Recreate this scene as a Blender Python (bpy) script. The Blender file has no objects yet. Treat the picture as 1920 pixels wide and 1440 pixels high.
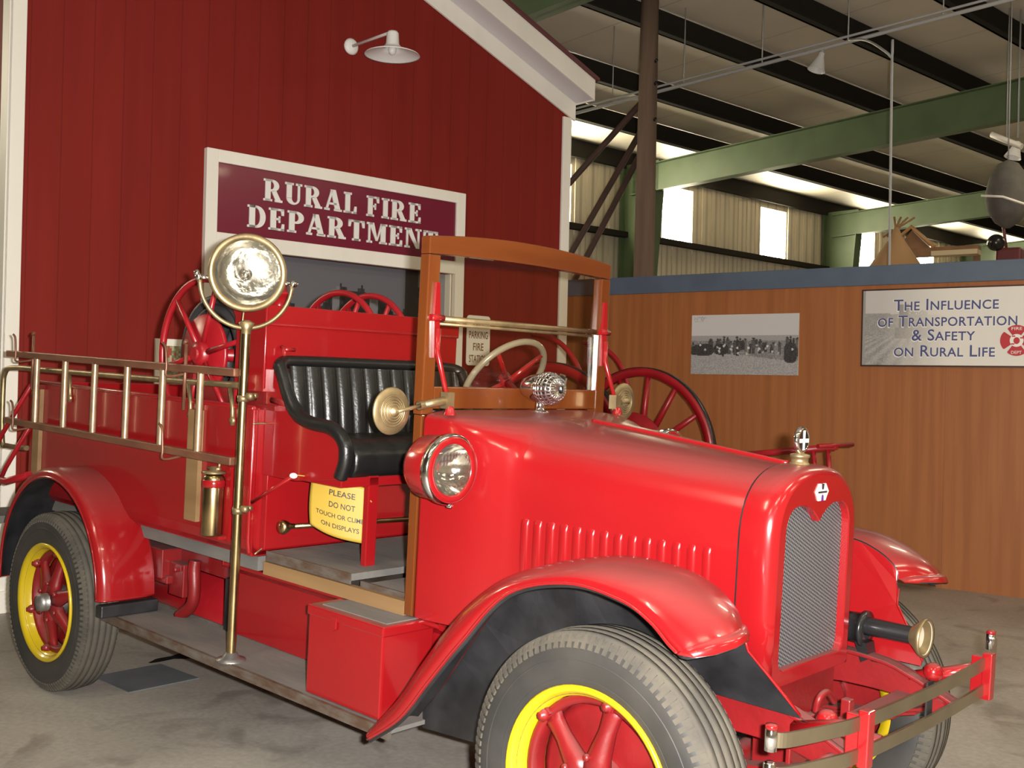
import bpy, bmesh, math, random
from mathutils import Vector, Matrix
random.seed(7)
PI = math.pi
S = bpy.context.scene
COL = S.collection
sin, cos = math.sin, math.cos

# ================================================================ camera, world, light, exposure
CAM = Vector((5.138, -3.050, 1.513))
YAW, PITCH, ROLL = math.radians(42.554), math.radians(0.162), math.radians(1.377)
_rt = Vector((cos(YAW), sin(YAW), 0)); _f0 = Vector((-sin(YAW), cos(YAW), 0)); _up = Vector((0, 0, 1))
_fw = _f0*cos(PITCH) + _up*sin(PITCH); _u2 = -_f0*sin(PITCH) + _up*cos(PITCH)
_r3 = _rt*cos(ROLL) + _u2*sin(ROLL); _u3 = -_rt*sin(ROLL) + _u2*cos(ROLL)
cd = bpy.data.cameras.new('camera'); cam = bpy.data.objects.new('camera', cd); COL.objects.link(cam)
M = Matrix.Identity(4)
for i in range(3):
    M[i][0], M[i][1], M[i][2], M[i][3] = _r3[i], _u3[i], -_fw[i], CAM[i]
cam.matrix_world = M
cd.sensor_width = 36; cd.lens = 38.11; cd.clip_end = 200
S.camera = cam
S.view_settings.view_transform = 'Standard'; S.view_settings.look = 'None'
S.view_settings.gamma = 1; S.view_settings.exposure = 0.0; S.view_settings.use_curve_mapping = False
w = bpy.data.worlds.new('world'); S.world = w; w.use_nodes = True
w.node_tree.nodes['Background'].inputs[0].default_value = (.75, .85, 1, 1)
w.node_tree.nodes['Background'].inputs[1].default_value = .6

FA, WA, TAU = 0.0845056, 0.1071881, 0.0387682
F0 = Vector((-1.901, -0.076, 0)); FD = Vector((sin(FA), cos(FA), 0)); FN = Vector((cos(FA), -sin(FA), 0))
W0 = Vector((2.058, 5.642, 0)); WD = Vector((cos(WA), sin(WA), 0)); WN = Vector((sin(WA), -cos(WA), 0))
UP = Vector((0, 0, 1))
def FS(s, t, z): return F0 + FD*s + FN*t + UP*z          # hall frame: s along the red front, t out of it
def WW(a, d, z): return W0 + WD*a + WN*d + UP*z          # display wall frame: a along, d out of it

def area(name, loc, to, sx, sy, power, col):
    l = bpy.data.lights.new(name, 'AREA'); l.shape = 'RECTANGLE'; l.size = sx; l.size_y = sy
    l.energy = power; l.color = col
    o = bpy.data.objects.new(name, l); COL.objects.link(o)
    d = (Vector(to)-Vector(loc)).normalized()
    o.rotation_euler = d.to_track_quat('-Z', 'Y').to_euler(); o.location = loc
    return o
# the photographer's flash, just above and beside the lens
fl = area('camera_flash', CAM + _r3*.085 + _u3*.035, CAM + _r3*.085 + _fw*5 - _u3*.1, .05, .03, 490, (1, .96, .92))
# the hall's fluorescent tubes
for s_, t_ in ((-4.5, 5.2), (8.5, 4.6), (-6.5, 8.8), (-2.0, 9.2), (2.5, 9.2), (7.5, 9.2), (-4, 13), (1.5, 13), (7, 13), (15.8, 4), (16.2, 0), (22, 1)):
    p_ = FS(s_, t_, 5.75)
    o = area('fluorescent_tube_light', p_, p_ - UP, 2.4, .07, 100, (1, .86, .62))
    o.rotation_euler = (0, 0, math.atan2(FD.y, FD.x))

# ================================================================ materials
def nodes(m): return m.node_tree.nodes, m.node_tree.links
MATS = {}
def mat(name, col, rough=.5, metal=0., coat=0., bump=0., bscale=40., var=0., vscale=6., stretch=(1, 1, 1), col2=None,
        dust=0., spec=.5, emit=0.):
    m = bpy.data.materials.new(name); m.use_nodes = True; N, Lk = nodes(m); b = N['Principled BSDF']
    b.inputs['Base Color'].default_value = (*col, 1); b.inputs['Roughness'].default_value = rough
    b.inputs['Metallic'].default_value = metal; b.inputs['Coat Weight'].default_value = coat
    b.inputs['Coat Roughness'].default_value = .06; b.inputs['Specular IOR Level'].default_value = spec
    if emit:
        b.inputs['Emission Color'].default_value = (*col, 1); b.inputs['Emission Strength'].default_value = emit
    if var or bump or col2 or dust:
        tc = N.new('ShaderNodeTexCoord'); mp = N.new('ShaderNodeMapping'); mp.inputs['Scale'].default_value = stretch
        Lk.new(tc.outputs['Object'], mp.inputs['Vector'])
    out = None
    if var or col2:
        n = N.new('ShaderNodeTexNoise'); n.inputs['Scale'].default_value = vscale; n.inputs['Detail'].default_value = 6
        Lk.new(mp.outputs[0], n.inputs['Vector'])
        mx = N.new('ShaderNodeMix'); mx.data_type = 'RGBA'
        c2 = col2 or tuple(c*(1-var) for c in col)
        mx.inputs['A'].default_value = (*col, 1); mx.inputs['B'].default_value = (*c2, 1)
        r = N.new('ShaderNodeValToRGB'); r.color_ramp.elements[0].position = .35; r.color_ramp.elements[1].position = .68
        Lk.new(n.outputs['Fac'], r.inputs[0]); Lk.new(r.outputs[0], mx.inputs['Factor'])
        Lk.new(mx.outputs['Result'], b.inputs['Base Color']); out = mx.outputs['Result']
    if dust:                                              # settled dust lies on what faces up
        g = N.new('ShaderNodeNewGeometry'); sx = N.new('ShaderNodeSeparateXYZ'); Lk.new(g.outputs['Normal'], sx.inputs[0])
        mr = N.new('ShaderNodeMapRange'); mr.inputs[1].default_value = .55; mr.inputs[2].default_value = 1.0
        mr.inputs[3].default_value = 0; mr.inputs[4].default_value = dust
        Lk.new(sx.outputs['Z'], mr.inputs[0])
        md = N.new('ShaderNodeMix'); md.data_type = 'RGBA'; md.inputs['B'].default_value = (.15, .105, .095, 1)
        if out: Lk.new(out, md.inputs['A'])
        else: md.inputs['A'].default_value = (*col, 1)
        Lk.new(mr.outputs[0], md.inputs['Factor']); Lk.new(md.outputs['Result'], b.inputs['Base Color'])
        ra = N.new('ShaderNodeMath'); ra.operation = 'MULTIPLY_ADD'; ra.inputs[1].default_value = .5; ra.inputs[2].default_value = rough
        Lk.new(mr.outputs[0], ra.inputs[0]); Lk.new(ra.outputs[0], b.inputs['Roughness'])
    if bump:
        n2 = N.new('ShaderNodeTexNoise'); n2.inputs['Scale'].default_value = bscale; n2.inputs['Detail'].default_value = 4
        Lk.new(mp.outputs[0], n2.inputs['Vector'])
        bp = N.new('ShaderNodeBump'); bp.inputs['Strength'].default_value = bump; bp.inputs['Distance'].default_value = .01
        Lk.new(n2.outputs['Fac'], bp.inputs['Height']); Lk.new(bp.outputs[0], b.inputs['Normal'])
    MATS[name] = m
    return m
def glass(name, col=(1, 1, 1), haze=.0, rough=.0):
    m = bpy.data.materials.new(name); m.use_nodes = True; N, Lk = nodes(m)
    for n in list(N): N.remove(n)
    o = N.new('ShaderNodeOutputMaterial'); t = N.new('ShaderNodeBsdfTransparent'); g = N.new('ShaderNodeBsdfGlossy')
    t.inputs[0].default_value = (*col, 1); g.inputs['Roughness'].default_value = rough
    f = N.new('ShaderNodeLayerWeight'); f.inputs[0].default_value = .5; mx = N.new('ShaderNodeMixShader')
    pw = N.new('ShaderNodeMath'); pw.operation = 'POWER'; pw.inputs[1].default_value = 4; Lk.new(f.outputs['Facing'], pw.inputs[0])
    ma = N.new('ShaderNodeMath'); ma.operation = 'MULTIPLY_ADD'; ma.inputs[1].default_value = .8; ma.inputs[2].default_value = .035; Lk.new(pw.outputs[0], ma.inputs[0])
    Lk.new(ma.outputs[0], mx.inputs[0]); Lk.new(t.outputs[0], mx.inputs[1]); Lk.new(g.outputs[0], mx.inputs[2])
    if haze:
        d = N.new('ShaderNodeBsdfDiffuse'); d.inputs[0].default_value = (.85, .84, .78, 1); m2 = N.new('ShaderNodeMixShader'); m2.inputs[0].default_value = haze
        Lk.new(mx.outputs[0], m2.inputs[1]); Lk.new(d.outputs[0], m2.inputs[2]); Lk.new(m2.outputs[0], o.inputs[0])
    else: Lk.new(mx.outputs[0], o.inputs[0])
    return m
RED = mat('red_paint', (0.2301, 0.005753, 0.007783), .20, coat=.4, dust=.34, var=.06, vscale=3)
REDI = mat('red_chassis_paint', (0.1782, 0.007128, 0.008424), .38, dust=.45, bump=.08, bscale=60, var=.25, vscale=9)
REDC = mat('cart_red_paint', (0.289, 0.0068, 0.0119), .35, var=.2, vscale=8)
BLKU = mat('black_undercoat', (0.007854, 0.007854, 0.008925), .42, var=.0, col2=(0.02142, 0.02142, 0.0232), vscale=7, bump=.1)
BLK = mat('black_enamel', (.012, .012, .013), .25)
LEA = mat('black_leather', (0.00714, 0.00714, 0.00714), .34, bump=.12, bscale=90)
BRASS = mat('brass', (0.5456, 0.4136, 0.2112), .26, 1, var=.35, vscale=12)
RUNGM = mat('worn_rung_brass', (.52, .36, .22), .32, .7, var=.3, vscale=20)
BRASSD = mat('dull_brass', (0.378, 0.288, 0.153), .42, .8, var=.4, vscale=14)
LADR = mat('brown_ladder_varnish', (0.21, 0.091, 0.0525), .36, .3, var=.45, vscale=16, stretch=(.3, 1, 1))
CHR = mat('chrome', (.82, .82, .84), .1, 1)
STEEL = mat('worn_steel', (0.294, 0.287, 0.28), .4, .8, var=.4, vscale=18)
NICK = mat('bumper_plate', (0.35, 0.294, 0.196), .3, .9, var=.25, vscale=6)
WOOD = mat('varnished_windshield_wood', (0.1296, 0.03421, 0.007202), .24, coat=.5, col2=(0.09002, 0.02088, 0.004321), vscale=7, stretch=(1, 1, .12))
WOODX = mat('varnished_rail_wood', (0.1399, 0.03693, 0.007775), .24, coat=.5, col2=(0.09718, 0.02254, 0.004665), vscale=7, stretch=(1, .12, 1))
PINE = mat('raw_pine', (0.22, 0.132, 0.0572), .6, col2=(0.1584, 0.088, 0.0352), vscale=9, stretch=(.1, 1, 1))
BOARD = mat('grey_board', (0.0969, 0.09405, 0.08835), .75, col2=(0.1425, 0.1339, 0.1197), vscale=8, stretch=(.3, 1, 1), bump=.15, dust=.15)
EDGE = mat('worn_brown_edge', (0.084, 0.049, 0.0315), .55, .3, col2=(.13, .115, .10), vscale=11, stretch=(1, 1, 3), bump=.2)
YEL = mat('yellow_rim_paint', (0.4266, 0.3075, 0.005952), .3, coat=.3)
TREAD = mat('dusty_tread_rubber', (0.076, 0.0665, 0.04987), .85, col2=(0.04512, 0.04038, 0.03325), vscale=9, bump=.2, bscale=60)
SIDEW = mat('sidewall_rubber', (0.0198, 0.01908, 0.018), .6, col2=(0.036, 0.03312, 0.0288), vscale=5, bump=.06)
HOSE = mat('black_hose_rubber', (0.021, 0.0216, 0.0228), .5, bump=.2, bscale=70)
WHITE = mat('white_trim_paint', (0.814, 0.781, 0.704), .5, var=.08, vscale=3, stretch=(1, 1, .2))
SOFF = mat('white_soffit_paint', (.66, .64, .66), .5)
CAP = mat('slate_blue_paint', (.085, .115, .16), .5, var=.15, vscale=4)
MAROON = mat('maroon_sign_paint', (.16, .008, .03), .22, coat=.3)
LETT = mat('white_lettering', (0.756, 0.7455, 0.714), .5)
YPAP = mat('yellow_paper', (0.3629, 0.2419, 0.03024), .55)
INK = mat('black_ink', (.02, .018, .015), .6)
GREEN = mat('green_steel_paint', (.095, .14, .065), .5, var=.2, vscale=2)
PURL = mat('dark_purlin_paint', (.024, .021, .018), .8, spec=.08)
POLE = mat('weathered_pole_wood', (.17, .11, .072), .8, col2=(.10, .062, .042), vscale=8, stretch=(1, 1, .08), bump=.4, bscale=30)
RUST = mat('rusty_brown_timber', (.075, .04, .028), .7, var=.3)
GREYM = mat('grey_gauge', (.34, .34, .34), .5)
CLR = glass('windshield_glass', (.95, .94, .90))
LENS = glass('lamp_lens_glass', (.97, .97, .95), haze=.025, rough=.03)
REFL = mat('lamp_reflector', (.62, .60, .53), .10, 1, bump=.35, bscale=14)
WHLAMP = mat('white_enamel', (.80, .80, .78), .35)
WINDOWM = mat('daylight_panel', (1, .90, .64), .5, emit=48.0)
NAVY = mat('navy_print', (.055, .065, .19), .5)
HALO = mat('white_print', (.78, .76, .70), .5)
REDP = mat('red_print', (.45, .02, .025), .4)
SIGNM = mat('cream_sign_face', (.80, .77, .68), .4)
CLOTH = mat('grey_canvas', (0.11, 0.1, 0.085), .8, bump=.3, bscale=12, var=.3)
TAN = mat('tan_timber', (.26, .13, .055), .6, var=.35, vscale=6)
DISPL = mat('dark_red_metal', (.12, .02, .02), .5)
STEERM = mat('horn_coloured_rim', (0.231, 0.198, 0.143), .25, coat=.4)

def vboard(name, c1, c2, period, axis, depth=.35, rough=.55, grain=(1.5, 1.5, .12), gscale=4., seamw=.06, spec=.35):
    """vertical boarding: a narrow groove every `period` metres along `axis` plus grain"""
    m = bpy.data.materials.new(name); m.use_nodes = True; N, Lk = nodes(m); b = N['Principled BSDF']
    b.inputs['Roughness'].default_value = rough; b.inputs['Specular IOR Level'].default_value = spec
    tc = N.new('ShaderNodeTexCoord'); dt = N.new('ShaderNodeVectorMath'); dt.operation = 'DOT_PRODUCT'
    dt.inputs[1].default_value = axis; Lk.new(tc.outputs['Object'], dt.inputs[0])
    pp = N.new('ShaderNodeMath'); pp.operation = 'DIVIDE'; pp.inputs[1].default_value = period; Lk.new(dt.outputs['Value'], pp.inputs[0])
    fr = N.new('ShaderNodeMath'); fr.operation = 'FRACT'; Lk.new(pp.outputs[0], fr.inputs[0])
    lt = N.new('ShaderNodeMath'); lt.operation = 'LESS_THAN'; lt.inputs[1].default_value = seamw; Lk.new(fr.outputs[0], lt.inputs[0])
    mp = N.new('ShaderNodeMapping'); mp.inputs['Scale'].default_value = grain; Lk.new(tc.outputs['Object'], mp.inputs[0])
    n = N.new('ShaderNodeTexNoise'); n.inputs['Scale'].default_value = gscale; n.inputs['Detail'].default_value = 8; Lk.new(mp.outputs[0], n.inputs['Vector'])
    r = N.new('ShaderNodeValToRGB'); r.color_ramp.elements[0].position = .34; r.color_ramp.elements[1].position = .7
    r.color_ramp.elements[0].color = (*c1, 1); r.color_ramp.elements[1].color = (*c2, 1); Lk.new(n.outputs['Fac'], r.inputs[0])
    mx = N.new('ShaderNodeMix'); mx.data_type = 'RGBA'; mx.blend_type = 'MULTIPLY'; mx.inputs['B'].default_value = (.72, .72, .72, 1)
    Lk.new(lt.outputs[0], mx.inputs['Factor']); Lk.new(r.outputs[0], mx.inputs['A']); Lk.new(mx.outputs['Result'], b.inputs['Base Color'])
    iv = N.new('ShaderNodeMath'); iv.operation = 'SUBTRACT'; iv.inputs[0].default_value = 1; Lk.new(lt.outputs[0], iv.inputs[1])
    bp = N.new('ShaderNodeBump'); bp.inputs['Strength'].default_value = depth; bp.inputs['Distance'].default_value = .01
    Lk.new(iv.outputs[0], bp.inputs['Height']); Lk.new(bp.outputs[0], b.inputs['Normal'])
    return m
FACADE = vboard('red_board_siding', (.175, .0125, .0085), (.205, .016, .011), .205, FD, seamw=.03, rough=.7, spec=.18)
PANEL = vboard('brown_panelling', (.27, .092, .026), (.34, .122, .037), 1.22, WD, depth=.08, grain=(2.6, 2.6, .10), gscale=7, seamw=.003)
CORR = vboard('pale_corrugated_sheet', (.50, .45, .35), (.58, .52, .41), .3, FD, depth=.8, seamw=.22, grain=(.3, .3, .3))
ROOFM = vboard('white_roof_lining', (.60, .55, .46), (.68, .62, .53), 1.83, FD, depth=.3, seamw=.012, grain=(1, 1, 1), gscale=.8)

def floor_mat():
    m = bpy.data.materials.new('stained_concrete'); m.use_nodes = True; N, Lk = nodes(m); b = N['Principled BSDF']
    tc = N.new('ShaderNodeTexCoord')
    def noise(sc, det=6, dist=0.):
        n = N.new('ShaderNodeTexNoise'); n.inputs['Scale'].default_value = sc; n.inputs['Detail'].default_value = det
        n.inputs['Distortion'].default_value = dist; Lk.new(tc.outputs['Object'], n.inputs['Vector']); return n.outputs['Fac']
    def ramp(src, a, b_, ca, cb):
        r = N.new('ShaderNodeValToRGB'); r.color_ramp.elements[0].position = a; r.color_ramp.elements[1].position = b_
        r.color_ramp.elements[0].color = (*ca, 1); r.color_ramp.elements[1].color = (*cb, 1); Lk.new(src, r.inputs[0]); return r.outputs[0]
    base = ramp(noise(1.1, 8, .6), .3, .72, (.25, .235, .205), (.37, .345, .30))
    fine = ramp(noise(38, 4), .3, .7, (.86, .86, .86), (1.08, 1.08, 1.08))
    mx = N.new('ShaderNodeMix'); mx.data_type = 'RGBA'; mx.blend_type = 'MULTIPLY'; mx.inputs['Factor'].default_value = 1
    Lk.new(base, mx.inputs['A']); Lk.new(fine, mx.inputs['B'])
    blot = ramp(noise(2.3, 5, 1.2), .56, .68, (1, 1, 1), (.62, .60, .60))
    m2 = N.new('ShaderNodeMix'); m2.data_type = 'RGBA'; m2.blend_type = 'MULTIPLY'; m2.inputs['Factor'].default_value = .8
    Lk.new(mx.outputs['Result'], m2.inputs['A']); Lk.new(blot, m2.inputs['B']); Lk.new(m2.outputs['Result'], b.inputs['Base Color'])
    b.inputs['Roughness'].default_value = .5
    return m
FLOORM = floor_mat()

def grille_mat():
    m = bpy.data.materials.new('woven_grille_wire'); m.use_nodes = True; N, Lk = nodes(m); b = N['Principled BSDF']
    tc = N.new('ShaderNodeTexCoord'); sx = N.new('ShaderNodeSeparateXYZ'); Lk.new(tc.outputs['Object'], sx.inputs[0])
    def wave(cy, cz, fq):
        a = N.new('ShaderNodeMath'); a.operation = 'MULTIPLY'; a.inputs[1].default_value = cy*fq; Lk.new(sx.outputs['Y'], a.inputs[0])
        c = N.new('ShaderNodeMath'); c.operation = 'MULTIPLY_ADD'; c.inputs[1].default_value = cz*fq; Lk.new(sx.outputs['Z'], c.inputs[0]); Lk.new(a.outputs[0], c.inputs[2])
        s = N.new('ShaderNodeMath'); s.operation = 'SINE'; Lk.new(c.outputs[0], s.inputs[0]); return s.outputs[0]
    a, c = wave(.42, .9, 620), wave(.9, -.42, 620)
    mxx = N.new('ShaderNodeMath'); mxx.operation = 'ADD'; Lk.new(a, mxx.inputs[0]); Lk.new(c, mxx.inputs[1])
    r = N.new('ShaderNodeValToRGB'); r.color_ramp.elements[0].position = .15; r.color_ramp.elements[1].position = .75
    r.color_ramp.elements[0].color = (.015, .016, .019, 1); r.color_ramp.elements[1].color = (.19, .195, .205, 1)
    mr = N.new('ShaderNodeMapRange'); mr.inputs[1].default_value = -2; mr.inputs[2].default_value = 2; Lk.new(mxx.outputs[0], mr.inputs[0])
    Lk.new(mr.outputs[0], r.inputs[0]); Lk.new(r.outputs[0], b.inputs['Base Color'])
    b.inputs['Roughness'].default_value = .5; b.inputs['Metallic'].default_value = .3
    bp = N.new('ShaderNodeBump'); bp.inputs['Strength'].default_value = .6; bp.inputs['Distance'].default_value = .003
    Lk.new(mr.outputs[0], bp.inputs['Height']); Lk.new(bp.outputs[0], b.inputs['Normal'])
    return m
GRILLE = grille_mat()
def vcol_mat(name, rough=.4):
    m = bpy.data.materials.new(name); m.use_nodes = True; N, Lk = nodes(m); b = N['Principled BSDF']
    a = N.new('ShaderNodeVertexColor'); a.layer_name = 'print'; Lk.new(a.outputs[0], b.inputs['Base Color']); b.inputs['Roughness'].default_value = rough
    return m
PRINT = vcol_mat('printed_photograph')

# ================================================================ mesh helpers
class MB:
    def __init__(s): s.v = []; s.f = []; s.mi = []; s.sm = []
    def add(s, vs, fs, mi=0, sm=False):
        o = len(s.v); s.v += [Vector(v) for v in vs]
        for f in fs: s.f.append([i+o for i in f]); s.mi.append(mi); s.sm.append(sm)
        return s
    def box(s, a, b, mi=0, M=None):
        x0, y0, z0 = a; x1, y1, z1 = b
        vs = [Vector(v) for v in ((x0,y0,z0),(x1,y0,z0),(x1,y1,z0),(x0,y1,z0),(x0,y0,z1),(x1,y0,z1),(x1,y1,z1),(x0,y1,z1))]
        if M: vs = [M @ v for v in vs]
        return s.add(vs, [(0,3,2,1),(4,5,6,7),(0,1,5,4),(1,2,6,5),(2,3,7,6),(3,0,4,7)], mi)
    def obox(s, o, e1, e2, e3, mi=0):      # box from a corner and three edge vectors
        o = Vector(o); e1 = Vector(e1); e2 = Vector(e2); e3 = Vector(e3)
        vs = [o, o+e1, o+e1+e2, o+e2, o+e3, o+e1+e3, o+e1+e2+e3, o+e2+e3]
        return s.add(vs, [(0,3,2,1),(4,5,6,7),(0,1,5,4),(1,2,6,5),(2,3,7,6),(3,0,4,7)], mi)
    def prism(s, pts, off, mi=0, sm=False):
        pts = [Vector(p) for p in pts]; off = Vector(off); n = len(pts)
        s.add(pts + [p+off for p in pts], [tuple(range(n))[::-1], tuple(range(n, 2*n))], mi, False)
        return s.add(pts + [p+off for p in pts], [(i, (i+1) % n, n+(i+1) % n, n+i) for i in range(n)], mi, sm)
    def loft(s, rings, mi=0, sm=True, closed=True, caps=True, loop=False):
        n = len(rings[0]); vs = [p for r in rings for p in r]; fs = []
        R_ = len(rings)
        for k in range(R_ if loop else R_-1):
            k2 = (k+1) % R_
            for i in range(n if closed else n-1):
                j = (i+1) % n; fs.append((k*n+i, k*n+j, k2*n+j, k2*n+i))
        s.add(vs, fs, mi, sm)
        if caps and closed and not loop:
            s.add(rings[0], [tuple(range(n))[::-1]], mi); s.add(rings[-1], [tuple(range(n))], mi)
        return s
    def tube(s, pts, r, n=10, mi=0, caps=True, loop=False, flat=None):
        pts = [Vector(p) for p in pts]; rs = r if isinstance(r, (list, tuple)) else [r]*len(pts)
        rings = []; up = None; N_ = len(pts)
        for i, p in enumerate(pts):
            if loop: d = (pts[(i+1) % N_]-pts[i-1])
            else: d = (pts[min(i+1, N_-1)]-pts[max(i-1, 0)])
            d.normalize()
            if up is None:
                up = Vector((0, 0, 1)) if abs(d.z) < .9 else Vector((1, 0, 0))
            a = d.cross(up)
            if a.length < 1e-5: a = d.cross(Vector((0, 1, 0)))
            a.normalize(); b = a.cross(d).normalized(); up = b
            f = flat or 1
            rings.append([p + a*cos(2*PI*k/n)*rs[i] + b*sin(2*PI*k/n)*rs[i]*f for k in range(n)])
        return s.loft(rings, mi, True, True, caps, loop)
    def lathe(s, prof, c, ax, n=32, mi=0, sm=True, mis=None, ref=None):
        """prof: (distance along axis, radius)"""
        c = Vector(c); ax = Vector(ax).normalized()
        a = Vector(ref) if ref else (Vector((0, 0, 1)) if abs(ax.z) < .9 else Vector((1, 0, 0)))
        u = ax.cross(a).normalized(); v = ax.cross(u)
        rings = [[c + ax*h + (u*cos(2*PI*k/n)+v*sin(2*PI*k/n))*max(r, 1e-5) for k in range(n)] for h, r in prof]
        if mis is None: return s.loft(rings, mi, sm, True, False)
        for k in range(len(rings)-1): s.loft([rings[k], rings[k+1]], mis[k], sm, True, False)
        return s
    def sphere(s, c, r, n=14, mi=0, sc=(1, 1, 1)):
        c = Vector(c); rings = [[c + Vector((sc[0]*r*sin(PI*j/n)*cos(2*PI*k/(2*n)), sc[1]*r*sin(PI*j/n)*sin(2*PI*k/(2*n)), sc[2]*r*cos(PI*j/n))) for k in range(2*n)] for j in range(n+1)]
        rings[0] = [c+Vector((1e-5*cos(k), 1e-5*sin(k), sc[2]*r)) for k in range(2*n)]; rings[-1] = [c+Vector((1e-5*cos(k), 1e-5*sin(k), -sc[2]*r)) for k in range(2*n)]
        return s.loft(rings, mi, True, True, False)
    def build(s, name, mats, parent=None, bevel=0, solid=0, off=0., smooth=None, weld=True, sub=0):
        me = bpy.data.meshes.new(name); me.from_pydata([tuple(v) for v in s.v], [], s.f)
        ms = mats if isinstance(mats, (list, tuple)) else [mats]
        for m in ms: me.materials.append(m)
        for p, mi, sm in zip(me.polygons, s.mi, s.sm): p.material_index = mi; p.use_smooth = sm if smooth is None else smooth
        bm = bmesh.new(); bm.from_mesh(me)
        if weld: bmesh.ops.remove_doubles(bm, verts=bm.verts, dist=2e-5)
        bmesh.ops.recalc_face_normals(bm, faces=bm.faces); bm.to_mesh(me); bm.free()
        o = bpy.data.objects.new(name, me); COL.objects.link(o)
        if parent: o.parent = parent
        if sub: q = o.modifiers.new('sub', 'SUBSURF'); q.levels = q.render_levels = sub
        if solid: q = o.modifiers.new('solid', 'SOLIDIFY'); q.thickness = solid; q.offset = off
        if bevel:
            q = o.modifiers.new('bevel', 'BEVEL'); q.width = bevel; q.segments = 2; q.limit_method = 'ANGLE'; q.angle_limit = math.radians(40)
        return o
def cr(pts, n=6):
    """Catmull-Rom through points of any size"""
    P = [tuple(p) for p in pts]; out = []
    for i in range(len(P)-1):
        p0 = P[max(i-1, 0)]; p1 = P[i]; p2 = P[i+1]; p3 = P[min(i+2, len(P)-1)]
        for k in range(n):
            t = k/n
            out.append(tuple(.5*(2*b+(c-a)*t+(2*a-5*b+4*c-d)*t*t+(3*b-a-3*c+d)*t**3) for a, b, c, d in zip(p0, p1, p2, p3)))
    out.append(P[-1]); return out
def empty(name, loc=(0, 0, 0), rot=(0, 0, 0)):
    o = bpy.data.objects.new(name, None); COL.objects.link(o); o.location = loc; o.rotation_euler = rot; o.empty_display_size = .2; return o
def tag(o, label, cat, group=None):
    o['label'] = label; o['category'] = cat
    if group: o['group'] = group
    return o
def struct(o): o['kind'] = 'structure'; return o
def text2d(body, wid, hei, caps=False, spc=1.0, bold=0.0):
    """flat lettering as (verts, faces) fitted in a wid x hei box centred on 0,0"""
    cu = bpy.data.curves.new('lettering', 'FONT'); cu.body = body; cu.resolution_u = 3; cu.space_character = spc; cu.offset = bold
    if caps:
        cu.small_caps_scale = .78
        for q in cu.body_format: q.use_small_caps = True
    ob = bpy.data.objects.new('lettering', cu); COL.objects.link(ob)
    me = bpy.data.meshes.new_from_object(ob.evaluated_get(bpy.context.evaluated_depsgraph_get()))
    vs = [v.co.copy() for v in me.vertices]; fs = [list(p.vertices) for p in me.polygons]
    bpy.data.objects.remove(ob); bpy.data.curves.remove(cu); bpy.data.meshes.remove(me)
    x0 = min(v.x for v in vs); x1 = max(v.x for v in vs); y0 = min(v.y for v in vs); y1 = max(v.y for v in vs)
    return [((v.x-(x0+x1)/2)/(x1-x0)*wid, (v.y-(y0+y1)/2)/(y1-y0)*hei) for v in vs], fs

# ================================================================ the setting: hall, red front, display wall
def quad_obj(name, m, a, b, c, d, thick=None):
    mb = MB()
    if thick: mb.prism([a, b, c, d], thick)
    else: mb.add([a, b, c, d], [(0, 1, 2, 3)])
    return struct(mb.build(name, m))
SL, SR, TB, TF = -14, 34, -6.0, 16.0
quad_obj('floor', FLOORM, FS(SL, TB, 0), FS(SR, TB, 0), FS(SR, TF, 0), FS(SL, TF, 0), Vector((0, 0, -.1)))
RZ = lambda t: 5.85 + .044*(t+6)
quad_obj('ceiling', ROOFM, FS(SL, TB-.3, RZ(TB-.3)), FS(SR, TB-.3, RZ(TB-.3)), FS(SR, TF, RZ(TF)), FS(SL, TF, RZ(TF)), Vector((0, 0, .08)))
# corrugated side wall with its daylight panels let in
WINS = [(9.9, 11.12), (13.6, 14.52), (16.81, 17.75), (20.57, 21.5), (23.6, 24.5), (27.2, 28.1), (3.2, 4.1), (-3.4, -2.5)]
WZ = [(4.42, 5.42) for _ in WINS]
mb = MB(); cur = SL
def slab(s0, s1, z0, z1): mb.obox(FS(s0, TB-.06, z0), FD*(s1-s0), FN*.06, UP*(z1-z0))
for (a, b), (z0, z1) in sorted(zip(WINS, WZ)):
    slab(cur, a, 0, 6.0); slab(a, b, 0, z0); slab(a, b, z1, 6.0); cur = b
slab(cur, SR, 0, 6.0)
s_ = SL
while s_ < SR:                                             # pressed ribs
    if not any(a-.06 < s_ < b+.02 for a, b in WINS):
        mb.obox(FS(s_, TB, 0), FD*.05, FN*.025, UP*5.9)
    else:
        mb.obox(FS(s_, TB, 0), FD*.05, FN*.025, UP*4.42)
    s_ += .3
struct(mb.build('wall_side', CORR, weld=False))
for i, ((a, b), (z0, z1)) in enumerate(zip(WINS, WZ)):
    q = MB().obox(FS(a, TB-.05, z0), FD*(b-a), FN*.01, UP*(z1-z0)).build('window_%d' % (i+1), WINDOWM); struct(q)
for nm, p, e in (('wall_far', FS(SR, TB, 0), FN*(TF-TB)), ('wall_near', FS(SL, TB, 0), FN*(TF-TB)), ('wall_rear', FS(SL, TF, 0), FD*(SR-SL))):
    struct(MB().add([p, p+e, p+e+UP*7.2, p+UP*7.2], [(0, 1, 2, 3)]).build(nm, CORR))
# girts along the side wall
for z in (4.28, 2.1):
    struct(MB().obox(FS(SL+.1, TB+.03, z), FD*(SR-SL-.2), FN*.14, UP*.10).build('wall_girt', PURL))
struct(MB().obox(FS(SL+.1, TB+.03, 5.54), FD*(SR-SL-.2), FN*.07, UP*.30).build('wall_girt', PURL))
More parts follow.
